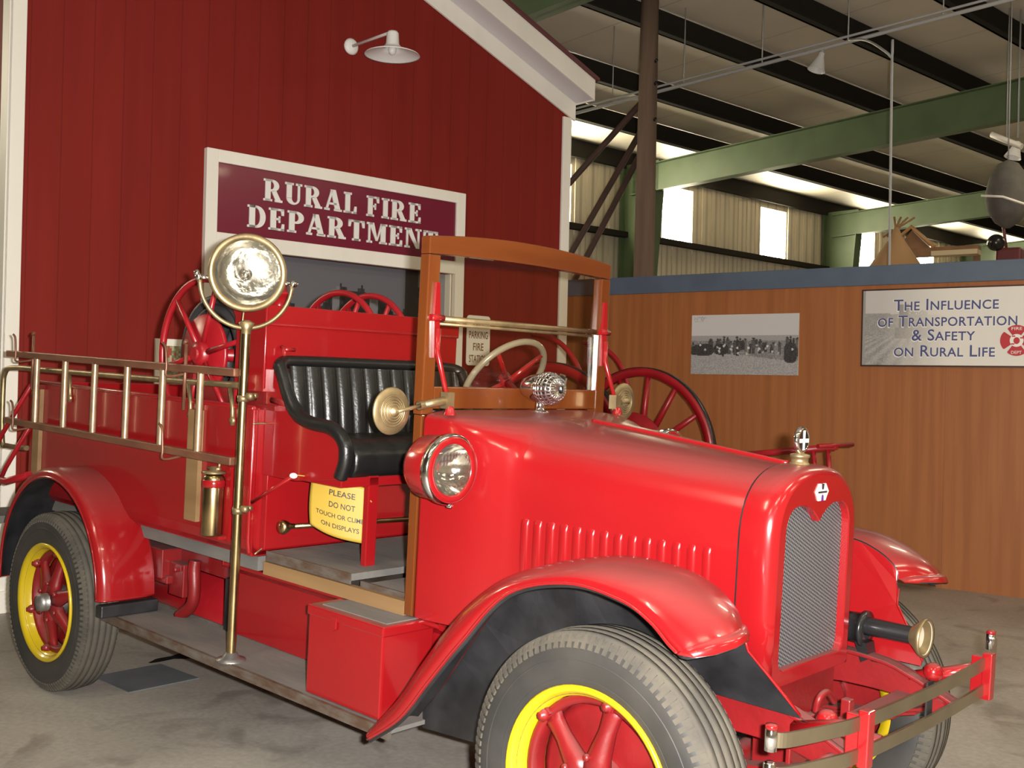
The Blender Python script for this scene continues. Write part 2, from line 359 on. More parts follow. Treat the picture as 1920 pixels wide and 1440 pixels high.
# purlins, rafters, tapered columns
for t in (-4.36, -2.90, -1.14, .24, 1.56, 2.95, 4.3, 5.7, 7.1, 8.5, 9.9, 11.4, 12.9, 14.4):
    z = RZ(t)-.30
    m_ = MB(); m_.obox(FS(SL+.2, t, z), FD*(SR-SL-.4), FN*.03, UP*.29); m_.obox(FS(SL+.2, t, z), FD*(SR-SL-.4), FN*.11, UP*.025)
    struct(m_.build('roof_purlin', PURL))
for s_ in (-7.95, -1.6, 5.05, 12.45, 19.25, 26.05):
    m_ = MB(); zt = lambda t: RZ(t)-.31
    a, b = -5.75, 15.8; zt = lambda t: 5.54+.042*(t+5.3)
    m_.prism([FS(s_, a, zt(a)-.50), FS(s_, b, zt(b)-.62), FS(s_, b, zt(b)), FS(s_, a, zt(a))], FD*.02)
    m_.prism([FS(s_-.09, a, zt(a)-.50), FS(s_-.09, b, zt(b)-.62), FS(s_-.09, b, zt(b)-.605), FS(s_-.09, a, zt(a)-.485)], FD*.2)
    m_.prism([FS(s_-.09, a, zt(a)-.015), FS(s_-.09, b, zt(b)-.015), FS(s_-.09, b, zt(b)), FS(s_-.09, a, zt(a))], FD*.2)
    struct(m_.build('roof_rafter', GREEN))
    m_ = MB()
    m_.prism([FS(s_, -5.93, 0), FS(s_, -5.55, 0), FS(s_, -5.15, 5.05), FS(s_, -5.15, 5.6), FS(s_, -5.93, 5.6)], FD*.02)
    m_.prism([FS(s_-.12, -5.55, 0), FS(s_-.12, -5.53, 0), FS(s_-.12, -5.13, 5.05), FS(s_-.12, -5.15, 5.05)], FD*.26)
    m_.obox(FS(s_-.12, -5.95, 0), FD*.26, FN*.02, UP*5.6)
    struct(m_.build('steel_column', GREEN))

# ---- the red fire-station front
A0, A1, PK = -.104, 4.983, 2.44
SLP = .372
zr = lambda s: 5.03 - SLP*abs(s-PK)                       # lower edge of the raking trim
body = [FS(A0+.02, 0, 0), FS(A1-.02, 0, 0), FS(A1-.02, 0, zr(A1)+.1), FS(PK, 0, zr(PK)+.1), FS(A0+.02, 0, zr(A0)+.1)]
DL, DR, DT = 1.345, 3.565, 2.475                           # doorway
mb = MB(); th = FN*-.12
mb.prism([FS(A0+.02, 0, 0), FS(DL, 0, 0), FS(DL, 0, DT), FS(DL, 0, zr(DL)+.1), FS(A0+.02, 0, zr(A0)+.1)], th)
mb.prism([FS(DR, 0, 0), FS(A1-.02, 0, 0), FS(A1-.02, 0, zr(A1)+.1), FS(DR, 0, zr(DR)+.1)], th)
mb.prism([FS(DL, 0, DT), FS(DR, 0, DT), FS(DR, 0, zr(DR)+.1), FS(PK, 0, zr(PK)+.1), FS(DL, 0, zr(DL)+.1)], th)
struct(mb.build('wall_front', FACADE, weld=False))
for s_, nm in ((A0+.02, 'wall_left'), (A1-.14, 'wall_right')):
    struct(MB().obox(FS(s_, -.12, 0), FD*.12, FN*-2.9, UP*(zr(A0)+.12)).build(nm, FACADE))
tn = [0]
def trim(mb, m=WHITE, bevel=.004):
    tn[0] += 1; return struct(mb.build('trim_%d' % tn[0], m, bevel=bevel))
trim(MB().obox(FS(A0, 0, .0), FD*.104, FN*.025, UP*zr(A0)))                       # corner boards
trim(MB().obox(FS(A0-.005, .025, .0), FD*.025, FN*-.13, UP*zr(A0)))
trim(MB().obox(FS(A1-.108, 0, 0), FD*.108, FN*.025, UP*zr(A1)))
trim(MB().obox(FS(A0-.03, .026, 0), FD*.16, FN*.02, UP*.14))
for sg in (1, -1):                                                               # raking boards, soffit and fascia
    e = A1+.05 if sg > 0 else A0-.05
    q = lambda s, t, dz: FS(s, t, zr(s)+dz)
    trim(MB().prism([q(PK, 0, 0), q(e, 0, 0), q(e, 0, .17), q(PK, 0, .17)], FN*.024))
    trim(MB().prism([q(PK, .024, .165), q(e, .024, .165), q(e, .25, .165), q(PK, .25, .165)], UP*.02), SOFF)
    trim(MB().prism([q(PK, .25, .155), q(e, .25, .155), q(e, .25, .345), q(PK, .25, .345)], FN*.022))
    struct(MB().prism([q(PK, .30, .345), q(e+sg*.03, .30, .345), q(e+sg*.03, -3.0, .345), q(PK, -3.0, .345)], UP*.03).build('roof', mat('dark_red_roof_%d' % (sg+2), (.10, .02, .025), .5)))
    trim(MB().prism([q(e, .25, .155), q(e, -3., .155), q(e, -3., .345), q(e, .25, .345)], FD*.022*sg))
# door and sign surround
trim(MB().obox(FS(1.248, 0, 0), FD*.092, FN*.05, UP*3.18))
trim(MB().obox(FS(3.575, 0, 0), FD*.098, FN*.05, UP*3.18))
trim(MB().obox(FS(1.34, 0, 3.088), FD*2.235, FN*.05, UP*.092))
trim(MB().obox(FS(1.34, 0, 2.475), FD*2.235, FN*.05, UP*.108))
for s0 in (DL-.002, DR-.016): trim(MB().obox(FS(s0, -.12, 0), FD*.018, FN*.13, UP*2.475))
# painted door backdrop behind the truck: grey sky above dark trees
def print_mesh(mb_o, u, v, nx, ny, fn, wdt, hgt, name, parent=None, m=PRINT):
    """a flat printed picture: an nx x ny grid whose cells carry the ink colour fn(x,y) for x,y in 0..1"""
    me = bpy.data.meshes.new(name); vs = []; fs = []
    for j in range(ny+1):
        for i in range(nx+1): vs.append(tuple(mb_o + u*(wdt*i/nx) + v*(hgt*j/ny)))
    for j in range(ny):
        for i in range(nx): a = j*(nx+1)+i; fs.append((a, a+1, a+nx+2, a+nx+1))
    me.from_pydata(vs, [], fs); me.materials.append(m)
    ca = me.color_attributes.new('print', 'FLOAT_COLOR', 'CORNER'); k = 0
    for j in range(ny):
        for i in range(nx):
            c = fn((i+.5)/nx, (j+.5)/ny)
            for _ in range(4): ca.data[k].color = (*c, 1); k += 1
    o = bpy.data.objects.new(name, me); COL.objects.link(o)
    if parent: o.parent = parent
    return o
rnd = random.Random(3)
TR = [(rnd.random(), .25+.55*rnd.random(), .02+.05*rnd.random()) for _ in range(36)]
def door_ink(x, y):
    h = .80 + sum(a*.05*math.exp(-((x-c)/b)**2) for c, a, b in TR) + .02*sin(x*31)
    if .80 < x < .865: return (.022, .02, .018)
    if x > .935: return (.24, .25, .29)
    if y < h: 
        g = .012+.02*rnd.random()
        if abs(x-.335) < .012 or abs(x-.49) < .014 or abs(x-.655) < .02: return (.16, .16, .175)
        return (g, g, g*1.05)
    return (.115, .115, .13)
d1 = print_mesh(FS(DL, -.06, .02), FD, UP, 130, 90, door_ink, DR-DL, DT-.02, 'door_1', m=vcol_mat('door_backdrop', .3)); struct(d1)

# maroon name board with slab-serif lettering
def slab_glyph(ch):
    """closed 2-D polygons of a heavy slab-serif capital, unit height"""
    V, T, H = .25, .10, .105                                # stem, thin, serif depth
    P = []
    box = lambda x0, y0, x1, y1: P.append([(x0, y0), (x1, y0), (x1, y1), (x0, y1)])
    def stem(x): box(x, 0, x+V, 1); box(x-.08, 0, x+V+.08, H); box(x-.08, 1-H, x+V+.08, 1)
    def bowl(x, y0, y1, wd):
        cy = (y0+y1)/2; ry = (y1-y0)/2; n = 14
        for k in range(n):
            a0, a1 = -PI/2+PI*k/n, -PI/2+PI*(k+1)/n
            o_ = lambda a: (x+wd*max(cos(a), 0)**.8, cy+ry*sin(a)); i_ = lambda a: (x+(wd-V*.95)*max(cos(a), 0)**.8, cy+(ry-T)*sin(a))
            P.append([i_(a0), o_(a0), o_(a1), i_(a1)])
    if ch == 'I': stem(.08); wd = .41
    elif ch in 'EF':
        stem(.08); box(.2, 1-T, .68, 1); P.append([(.58, .70), (.68, .70), (.68, 1), (.52, 1)]); box(.3, .47, .52, .47+T); box(.44, .36, .52, .66)
        if ch == 'E': box(.2, 0, .70, T); P.append([(.54, 0), (.70, 0), (.70, .32), (.60, .32)])
        wd = .74
    elif ch == 'L': stem(.08); box(.2, 0, .68, T); P.append([(.50, 0), (.68, 0), (.68, .36), (.58, .36)]); wd = .70
    elif ch == 'T': stem(.28); box(0, 1-T, .81, 1); P.append([(0, .66), (.10, .66), (.16, 1), (0, 1)]); P.append([(.71, .66), (.81, .66), (.81, 1), (.65, 1)]); wd = .83
    elif ch == 'D': stem(.08); bowl(.33, 0, 1, .46); wd = .83
    elif ch == 'P': stem(.08); bowl(.33, .42, 1, .42); wd = .78
    elif ch == 'R': stem(.08); bowl(.33, .45, 1, .40); P.append([(.36, .5), (.60, .5), (.82, H), (.56, H)]); box(.54, 0, .90, H); wd = .92
    elif ch == 'U':
        box(.08, .28, .33, 1); box(0, 1-H, .41, 1); box(.62, .28, .73, 1); box(.53, 1-H, .83, 1); n = 12
        for k in range(n):
            a0, a1 = PI+PI*k/n, PI+PI*(k+1)/n
            o_ = lambda a: (.405+.325*cos(a), .30+.30*sin(a)); i_ = lambda a: (.475+.145*cos(a), .30+.20*sin(a))
            P.append([o_(a0), o_(a1), i_(a1), i_(a0)])
        wd = .85
    elif ch == 'A':
        P.append([(.06, H*.5), (.17, H*.5), (.44, 1), (.33, 1)]); P.append([(.30, 1), (.56, 1), (.83, H*.5), (.56, H*.5)]); box(.22, .28, .62, .28+T)
        box(0, 0, .27, H); box(.50, 0, .90, H); wd = .90
    elif ch == 'M':
        box(.08, 0, .18, 1); box(0, 0, .28, H); box(.0, 1-H, .3, 1); P.append([(.10, 1), (.36, 1), (.56, .12), (.48, .12)]); P.append([(.50, .12), (.56, .12), (.82, 1), (.72, 1)])
        box(.72, 0, .97, 1); box(.66, 0, 1.05, H); box(.74, 1-H, 1.05, 1); wd = 1.06
    elif ch == 'N':
        box(.08, 0, .18, 1); box(0, 0, .28, H); box(0, 1-H, .3, 1); P.append([(.08, 1), (.34, 1), (.78, 0), (.62, 0)]); box(.70, 0, .80, 1); box(.58, 1-H, .90, 1); wd = .92
    else: wd = .32
    return P, wd
def slab_text(mb, line, wid, hei, place, thick):
    gl = [slab_glyph(c) for c in line]; tot = sum(g[1]+.10 for g in gl)-.10; kx = wid/tot; x = 0
    for P, wd in gl:
        for p in P: mb.prism([place(-wid/2+(x+a)*kx, b*hei) for a, b in p], thick)
        x += wd+.10
sg = empty('name_board', FS(2.45, 0, 2.58)); tag(sg, 'maroon RURAL FIRE DEPARTMENT board over the fire station doorway', 'sign')
def inroot(o, root):
    o.parent = root; o.matrix_parent_inverse = root.matrix_basis.inverted(); return o
inroot(MB().obox(FS(1.34, 0.0, 2.583), FD*2.235, FN*.03, UP*.505).build('board', MAROON), sg)
for tx, wd_, s0, z0 in (('RURAL FIRE', 1.485, 2.457, 2.862), ('DEPARTMENT', 1.80, 2.486, 2.650)):
    mb = MB(); slab_text(mb, tx, wd_, .165, lambda x, y: FS(s0+x, .03, z0+y), FN*.008)
    q = inroot(mb.build('lettering', LETT, weld=False), sg); q['label'] = 'white slab-serif ' + tx

# barn lamp on the gable
lp = empty('barn_lamp', FS(2.475, 0, 4.19)); tag(lp, 'white gooseneck barn lamp high on the red gable', 'wall lamp')
inroot(MB().lathe([(0, .0), (0, .062), (.018, .066), (.035, .05), (.04, 0)], FS(2.475, .0, 4.19), FN, 24).build('wall_plate', WHLAMP), lp)
inroot(MB().tube([FS(2.475, .03, 4.19), FS(2.495, .50, 4.195), FS(2.50, .53, 4.185)], .0125, 10).build('arm', WHLAMP), lp)
prof = [(.0, .0), (.0, .035), (-.015, .046), (-.10, .052), (-.125, .075), (-.14, .11), (-.175, .205), (-.185, .212), (-.178, .205), (-.145, .105), (-.13, .06), (-.10, .04), (-.1, 0)]
inroot(MB().lathe(prof, FS(2.51, .52, 4.205), UP, 40).build('shade', WHLAMP), lp)
inroot(MB().sphere(FS(2.51, .52, 4.065), .032, 10, sc=(1, 1, 1.3)).build('bulb', mat('frosted_bulb', (.7, .7, .66), .4)), lp)

# small NO PARKING sign on the red boards
ps = empty('parking_sign', FS(3.88, .01, 1.70)); tag(ps, 'cream NO PARKING FIRE STATION plate behind the windshield', 'sign')
def rrect(w_, h_, r, n=5):
    pts = []
    for cx, cy, a0 in ((w_/2-r, h_/2-r, 0), (-w_/2+r, h_/2-r, PI/2), (-w_/2+r, -h_/2+r, PI), (w_/2-r, -h_/2+r, 1.5*PI)):
        for k in range(n+1): a = a0+PI/2*k/n; pts.append((cx+r*cos(a), cy+r*sin(a)))
    return pts
inroot(MB().prism([FS(3.88+x, .012, 1.915+y) for x, y in rrect(.27, .44, .03)], FN*.006).build('plate', SIGNM), ps)
BRP = mat('faded_brown_print', (.20, .10, .05), .5)
for i, (tx, wd_) in enumerate((('NO', .12), ('PARKING', .22), ('FIRE', .12), ('STATION', .21))):
    v, f = text2d(tx, wd_, .066, bold=.015); inroot(MB().add([FS(3.88+x, .0195, 2.07-.105*i+y) for x, y in v], f).build('lettering', BRP), ps)
# framed notice on the red boards
nt = empty('framed_notice', FS(1.08, 0, 1.36)); tag(nt, 'cream framed notice on the red boards behind the hose reel', 'notice')
inroot(MB().obox(FS(.912, .0, 1.363), FD*.34, FN*.02, UP*.43).build('frame', SIGNM), nt)
inroot(print_mesh(FS(.95, .022, 1.41), FD, UP, 16, 20, lambda x, y: rnd.choice([(.30, .27, .16), (.16, .19, .09), (.42, .38, .26), (.34, .06, .04)]), .26, .335, 'picture'), nt)

# ---- brown display wall with blue cap
struct(MB().obox(WW(-5.1, -.1, 0), WD*13.5, WN*.1, UP*2.425).build('wall_display', PANEL))
trim(MB().obox(WW(-5.1, -.115, 2.425), WD*13.5, WN*.13, UP*.162), CAP)

ph = empty('photo_print', WW(-1.94, 0, 1.674)); tag(ph, 'black and white print of a crowd with old cars on the brown wall', 'photograph')
inroot(MB().obox(WW(-2.447, 0, 1.672), WD*1.02, WN*.008, UP*.537).build('backing', HALO), ph)
rn = random.Random(11)
FIG = [(rn.random(), .40+.12*rn.random(), .012+.012*rn.random(), .10+.14*rn.random(), rn.choice([.015, .03, .06, .10])) for _ in range(46)]
CARS = [(.12, .41, .10, .10), (.29, .42, .07, .09), (.04, .40, .05, .08), (.93, .36, .06, .16)]
SPK = [(rn.random(), .34+.16*rn.random(), rn.choice([.5, .35, .6])) for _ in range(26)]
def crowd_ink(x, y):
    if .02 < x < .15 and .88 < y < .97 and rn.random() < .45: return (.38,)*3
    if y > .645: c = .56-.05*x
    elif y > .56: c = .30+.05*rn.random()-.5*max(0, .60-y)
    elif y > .30+.06*sin(x*4.2+.6): c = .13+.17*rn.random()
    else: c = .26+.15*rn.random()
    for fx, fy, fw, fh, g in FIG:
        if abs(x-fx) < fw*.8 and abs(y-fy) < fh*.45: c = g+.07*rn.random()
        if (x-fx)**2*3+(y-fy-fh*.45-.02)**2 < .0004: c = .06
    for fx, fy, fw, fh in CARS:
        if (abs(x-fx)/fw)**3+(abs(y-fy)/fh)**3 < 1: c = .020+.05*rn.random()
    for fx, fy, g in SPK:
        if (x-fx)**2*3.5+(y-fy)**2 < .00035: c = g
    return (c, c*.975, c*.955)
inroot(print_mesh(WW(-2.447, .0095, 1.672), WD, UP, 150, 80, crowd_ink, 1.02, .537, 'picture'), ph)

xs = empty('exhibit_sign', WW(-.3, 0, 1.76)); tag(xs, 'white exhibit board titled The Influence of Transportation and Safety', 'sign')
inroot(MB().obox(WW(-.885, 0, 1.755), WD*1.55, WN*.018, UP*.635).build('frame', mat('dark_brown_frame', (.035, .012, .01), .4)), xs)
def road_ink(x, y):
    t = max(0, min(1, (x-.10)/.34)); hor = .70-.10*x
    c = (.25+.09*rn.random() if y < hor else .50)
    if y < .40: c += .05*sin((x-.30)/(.62-y)*40)+.04*rn.random()
    if y > .46 and y < .80 and .19 < x < .245: c = .12
    if .50 < y < .72 and .24 < x < .34 and rn.random() < .8: c = .16+.1*rn.random()
    if y > .36 and y < .50 and .17 < x < .36: c = .14+.08*rn.random()
    if x < .015: c = .3
    return (c*(1-t)+.70*t, c*.96*(1-t)+.67*t, c*.90*(1-t)+.60*t)
inroot(print_mesh(WW(-.872, .0195, 1.767), WD, UP, 150, 62, road_ink, 1.524, .611, 'printed_face'), xs)
for tx, x0, x1, y0, y1 in (('The Influence', 1679, 1875, 560, 581), ('of Transportation', 1648, 1908, 592, 610), ('& Safety', 1715, 1834, 619, 637), ('on Rural Life', 1681, 1870, 648, 668)):
    k = 1.237/(1920-1617); k2 = .622/141
    ax, wd_ = -.874+(x0-1617)*k, (x1-x0)*k
    zc = 2.384-((y0+y1)/2-545+ (1900-(x0+x1)/2)*-.0)*k2 + .0
    zc = 2.384 - ((y0+y1)/2 - (545-.033*((x0+x1)/2-1617)))*(.622/(141+.035*((x0+x1)/2-1617)))
    v, f = text2d(tx, wd_, .092, True, 1.05, .012)
    q = inroot(MB().add([WW(ax+wd_/2+x, .0212, zc+y) for x, y in v], f).build('lettering', NAVY), xs); q['label'] = 'navy small-capitals ' + tx
    v, f = text2d(tx, wd_+.012, .102, True, 1.05, .03)
    MB().add([WW(ax+wd_/2+x, .0203, zc+y-.003) for x, y in v], f).build('outline', HALO, q).matrix_parent_inverse = Matrix.Identity(4)
# red maltese cross emblem
ex, ez = WD*0, 1.955
em = MB(); cc = lambda x, y, d=.0215: WW(.312+x*.88, d, 1.962+y*.88)
for k in range(4):
    a = PI/2*k; ro = lambda x, y: (x*cos(a)-y*sin(a), x*sin(a)+y*cos(a))
    arc = [(.135*sin(b)*.9, .135*cos(b)) for b in [(-.62+1.24*i/8) for i in range(9)]]
    em.prism([cc(*ro(*p)) for p in [(.028, .035), (.075, .10)] + arc[::-1] + [(-.075, .10), (-.028, .035)]], WN*.001)
q = inroot(em.build('fire_emblem', REDP), xs)
em = MB(); em.prism([cc(.056*cos(2*PI*k/20), .056*sin(2*PI*k/20), .0226) for k in range(20)], WN*.0008)
for tx, yy in (('FIRE', .104), ('DEPT', -.104)):
    v, f = text2d(tx, .085, .026); em.add([cc(x, y+yy, .0232) for x, y in v], f)
inroot(em.build('emblem_lettering', HALO), xs)
em = MB(); em.prism([cc(.026*cos(2*PI*k/14), .030*sin(2*PI*k/14)-.002, .0236) for k in range(14)], WN*.0008)
for b in (.5, 2.2, 3.9): em.obox(cc(.045*cos(b)-.012, .045*sin(b)-.005, .0236), WD*.024, UP*.010, WN*.0008)
inroot(em.build('emblem_centre', REDP), xs)

# ================================================================ the fire truck (local frame: x forward, y to its left side, z up)
TK = empty('fire_truck', (0, 0, 0), (0, TAU, 0)); tag(TK, 'red 1920s open-cab fire truck with wooden windshield and yellow wheel rims', 'fire truck')
TKM = Matrix.Rotation(TAU, 4, 'Y')
def part(mb, name, m, par=None, label=None, **k):
    o = mb.build(name, m, par or TK, **k)
    if label: o['label'] = label
    return o
Y = Vector((0, 1, 0)); X = Vector((1, 0, 0)); Z = Vector((0, 0, 1))

# ---- wheels
def wheel(cx, cy, cz, side, hubproj, dusty):
    """side -1: outer face towards -y"""
    f = lambda x, y, z: Vector((cx+x*(1 if side < 0 else -1), cy+side*-1*y, cz+z))     # y<0 is outward before mirroring
    c = Vector((cx, cy, cz)); ax = Vector((0, side, 0))                               # axis points outward
    R0, W2 = .43, .095
    rim = MB()
    pr = [(.062, .250), (.088, .262), (.098, .276), (.092, .283), (.078, .279), (.07, .25), (-.085, .245), (-.09, .28)]
    rim.lathe(pr, c, ax, 64, 0)
    # red felloe, spokes and backing disc
    rim.lathe([(-.01, .247), (.040, .247), (.045, .238), (.040, .222), (-.01, .222)], c, ax, 48, 1)
    for k in range(6):
        a = 2*PI*k/6+.35
        u = Vector((cos(a), 0, sin(a))); t_ = Vector((-sin(a), 0, cos(a)))
        rings = []
        for r_, ww, hh, off in ((.03, .05, .035, .045), (.09, .036, .03, .045), (.16, .026, .024, .030), (.205, .03, .022, .022), (.236, .045, .02, .02)):
            p = c+u*r_+ax*off
            rings.append([p + t_*ww*cos(2*PI*j/10) + ax*hh*sin(2*PI*j/10) for j in range(10)])
        rim.loft(rings, 1)
        p = c+u*.238+ax*.042
        rim.lathe([(0, .018), (.02, .018), (.022, .012), (.03, .012), (.03, 0)], p, ax, 8, 1)
        rim.obox(p-u*.012-t_*.02, u*.03, t_*.04, ax*.012, 1)
        rim.sphere(c+u*.085+t_*.02+ax*.075, .011, 6, 1)
    rim.lathe([(-.03, .222), (-.012, .222), (-.008, .20), (.0, .06), (.0, .0)], c, ax, 40, 1)
    w = part(rim, 'wheel', [YEL, REDI])
    w['label'] = 'yellow rim with red spokes'
    ti = MB()
    tr = .415
    prof = [(.075, .255), (.088, .290), (.097, .335), (.096, .370), (.088, .398), (.078, .412), (.070, .418)]
    for y0 in (.058, .030, .0, -.030, -.058):
        prof += [(y0+.0125, .423+.006*(1-abs(y0)/.06)), (y0-.0115, .423+.006*(1-abs(y0)/.06)), (y0-.0125, .4195), (y0-.0155, .4195)]
    prof += [(-.070, .418), (-.078, .412), (-.088, .398), (-.096, .370), (-.097, .335), (-.088, .290), (-.075, .255)]
    mis = [1 if (r0 < .399 and r1 < .4) else 0 for (h0, r0), (h1, r1) in zip(prof, prof[1:])]
    ti.lathe(prof, c, ax, 96, 0, True, mis)
    for (h, r) in ((.0985, .352), (.091, .300)):
        ti.lathe([(h-.003, r+.003), (h+.001, r), (h-.003, r-.003)], c, ax, 96, 1)
    n = 100
    for sd in (1, -1):
        for k in range(n):
            a = 2*PI*k/n; u = Vector((cos(a), 0, sin(a))); t_ = Vector((-sin(a), 0, cos(a)))
            p = c + u*.392 + ax*sd*.0895
            e1 = u*.024 - ax*sd*.017; e2 = t_*.0145; e3 = ax*sd*.0045+u*.003
            ti.prism([p-e2*.5-u*.012+ax*sd*.003, p+e2*.5-u*.012+ax*sd*.003, p+e1+e2*.5, p+e1-e2*.5], e3, 0)
    part(ti, 'tire', [TREAD, SIDEW], w)
    hb = MB()
    hb.lathe([(-.02, .075), (.03, .075), (.05, .058), (.06, .045), (.06, .043), (hubproj-.02, .042), (hubproj, .036), (hubproj+.004, 0)], c, ax, 28)
    part(hb, 'hub_cap', STEEL if hubproj > .09 else REDI, w)
wheel(-.017, -.635, .43, -1, .12, 0); wheel(-.017, .635, .43, 1, .12, 0)
FWX, FWZ = 3.306, .559
wheel(FWX, -.665, FWZ, -1, .07, 1); wheel(FWX, .665, FWZ, 1, .07, 1)

# ---- chassis
mb = MB()
for sg in (-1, 1):
    y = .38*sg
    top = [(-.95, .80), (.0, .80), (.5, .795), (1.4, .80), (3.2, .815), (3.60, .815), (3.74, .785), (3.84, .745), (3.88, .73)]
    bot = [(3.88, .70), (3.80, .68), (3.68, .70), (3.5, .70), (3.2, .68), (1.4, .675), (.5, .68), (-.95, .70)]
    mb.prism([(x, y-sg*.02, z) for x, z in cr(top, 4)+cr(bot, 4)], (0, sg*.012, 0))
    mb.loft([[Vector((x, y-sg*.06, z)), Vector((x, y+sg*.0, z)), Vector((x, y, z-.012)), Vector((x, y-sg*.06, z-.012))] for x, z in cr(top, 4)], 0, False)
part(mb, 'chassis_frame', REDI, bevel=.003)
mb = MB()                                                  # cross members, springs, axles
mb.box((3.69, -.37, .645), (3.705, .37, .712)); mb.box((3.685, -.37, .708), (3.735, .37, .716)); mb.box((3.69, -.05, .70), (3.72, -.02, .77))
part(mb, 'cross_member', REDI, bevel=.004)
for sg in (-1, 1):
    mb = MB()
    for k in range(6):
        l = .52-.07*k
        pts = [(FWX+x*l, sg*.38, .60+.05*(x*l/.52)**2*2-k*.011) for x in [i/6 for i in range(-6, 7)]]
        mb.loft([[Vector((p[0], p[1]-.028, p[2])), Vector((p[0], p[1]+.028, p[2])), Vector((p[0], p[1]+.028, p[2]-.009)), Vector((p[0], p[1]-.028, p[2]-.009))] for p in pts], 0, False)
    mb.box((FWX-.05, sg*.38-.04, .515), (FWX+.05, sg*.38+.04, .63))
    for q in (-.52, .52): mb.tube([(FWX+q, sg*.38-.045, .70-.0), (FWX+q, sg*.38+.045, .70)], .024, 12)
    part(mb, 'leaf_spring', REDI)
part(MB().tube([(FWX, -.56, .56), (FWX, -.45, .50), (FWX, 0, .47), (FWX, .45, .50), (FWX, .56, .56)], .036, 12), 'front_axle', REDI)
part(MB().tube([(FWX-.12, -.58, .50), (FWX-.12, .58, .50)], .014, 8), 'tie_rod', REDI)
mb = MB(); mb.tube([(-.017, -.6, .43), (-.017, .6, .43)], .06, 14); mb.sphere((-.017, 0, .43), .17, 12, sc=(.9, 1, 1)); mb.tube([(-.017, 0, .43), (1.6, 0, .55)], .035, 10)
part(mb, 'rear_axle', REDI)
mb = MB()
mb.box((3.40, -.24, .66), (3.53, .24, .80)); mb.box((3.45, -.12, .50), (3.60, .12, .66))
mb.tube([(3.60, 0, .66), (3.80, 0, .66)], .02, 10); mb.tube(cr([(3.60, -.02, .70), (3.61, -.02, .745), (3.615, .02, .755), (3.62, .06, .72)], 4), .012, 8); mb.box((3.58, -.20, .71), (3.66, -.14, .735))
part(mb, 'radiator_mount', REDI, bevel=.008)
part(MB().lathe([(-.04, .0), (-.04, .17), (0, .2), (.70, .2), (.74, .17), (.74, 0)], (.10, -.06, .44), X, 28).box((.3, -.38, .60), (.4, .3, .66)), 'under_tank', REDC, label='dark red cylinder slung below the bed')
mb = MB(); mb.box((.36, -.47, .62), (.60, -.36, .755)); mb.box((.33, -.46, .60), (.63, -.36, .635)); mb.box((.12, -.42, .67), (.38, -.36, .75))
mb.box((.60, -.43, .55), (.72, -.36, .70)); mb.lathe([(0, .012), (.025, .012), (.03, 0)], (.70, -.44, .68), -Y, 8)
part(mb, 'spring_hanger', REDI, bevel=.006)
part(MB().tube(cr([(.80, -.42, .735), (.80, -.425, .69), (.81, -.425, .60), (.79, -.425, .53), (.70, -.43, .465)], 5), .028, 12), 'step_bracket', REDI)
part(MB().box((1.045, -.42, .475), (1.075, -.385, .70)), 'board_hanger', BLKU)

# ---- running board, valance, toolbox
mb = MB(); mb.box((.45, -.665, .455), (2.43, -.40, .47), 0); mb.box((.45, -.680, .435), (2.43, -.665, .472), 1); mb.box((.45, -.402, .44), (2.43, -.394, .482), 1)
part(mb, 'running_board', [BOARD, EDGE])
mb = MB(); mb.box((.45, .40, .455), (2.43, .665, .47), 0); mb.box((.45, .665, .435), (2.43, .68, .472), 1)
part(mb, 'running_board', [BOARD, EDGE])
part(MB().box((.535, -.745, .473), (.588, -.47, .528)), 'rubber_block', BLKU, bevel=.006, label='black block at the rear end of the running board')
for sg in (-1, 1):
    mb = MB().prism([(1.13, sg*.41, .472), (1.13, sg*.41, .735), (1.13, sg*.425, .755), (1.13, sg*.49, .795), (1.13, sg*.49, .78), (1.13, sg*.40, .74), (1.13, sg*.39, .472)], (1.32, 0, 0))
    part(mb, 'splash_panel', RED, bevel=.003)
tb = part(MB().box((1.945, -.655, .472), (2.355, -.42, .765)), 'toolbox', RED, bevel=.008)
mb = MB(); mb.box((1.940, -.660, .755), (2.360, -.415, .792)); lid = part(mb, 'lid', RED, tb, bevel=.006)
part(MB().box((1.985, -.625, .792), (2.335, -.43, .7955)), 'lid_mat', BOARD, lid)
part(MB().prism([(2.085, -.6605, .775), (2.115, -.6605, .775), (2.113, -.6605, .735), (2.10, -.6605, .725), (2.087, -.6605, .735)], (0, -.006, 0)), 'hasp', RED, tb)

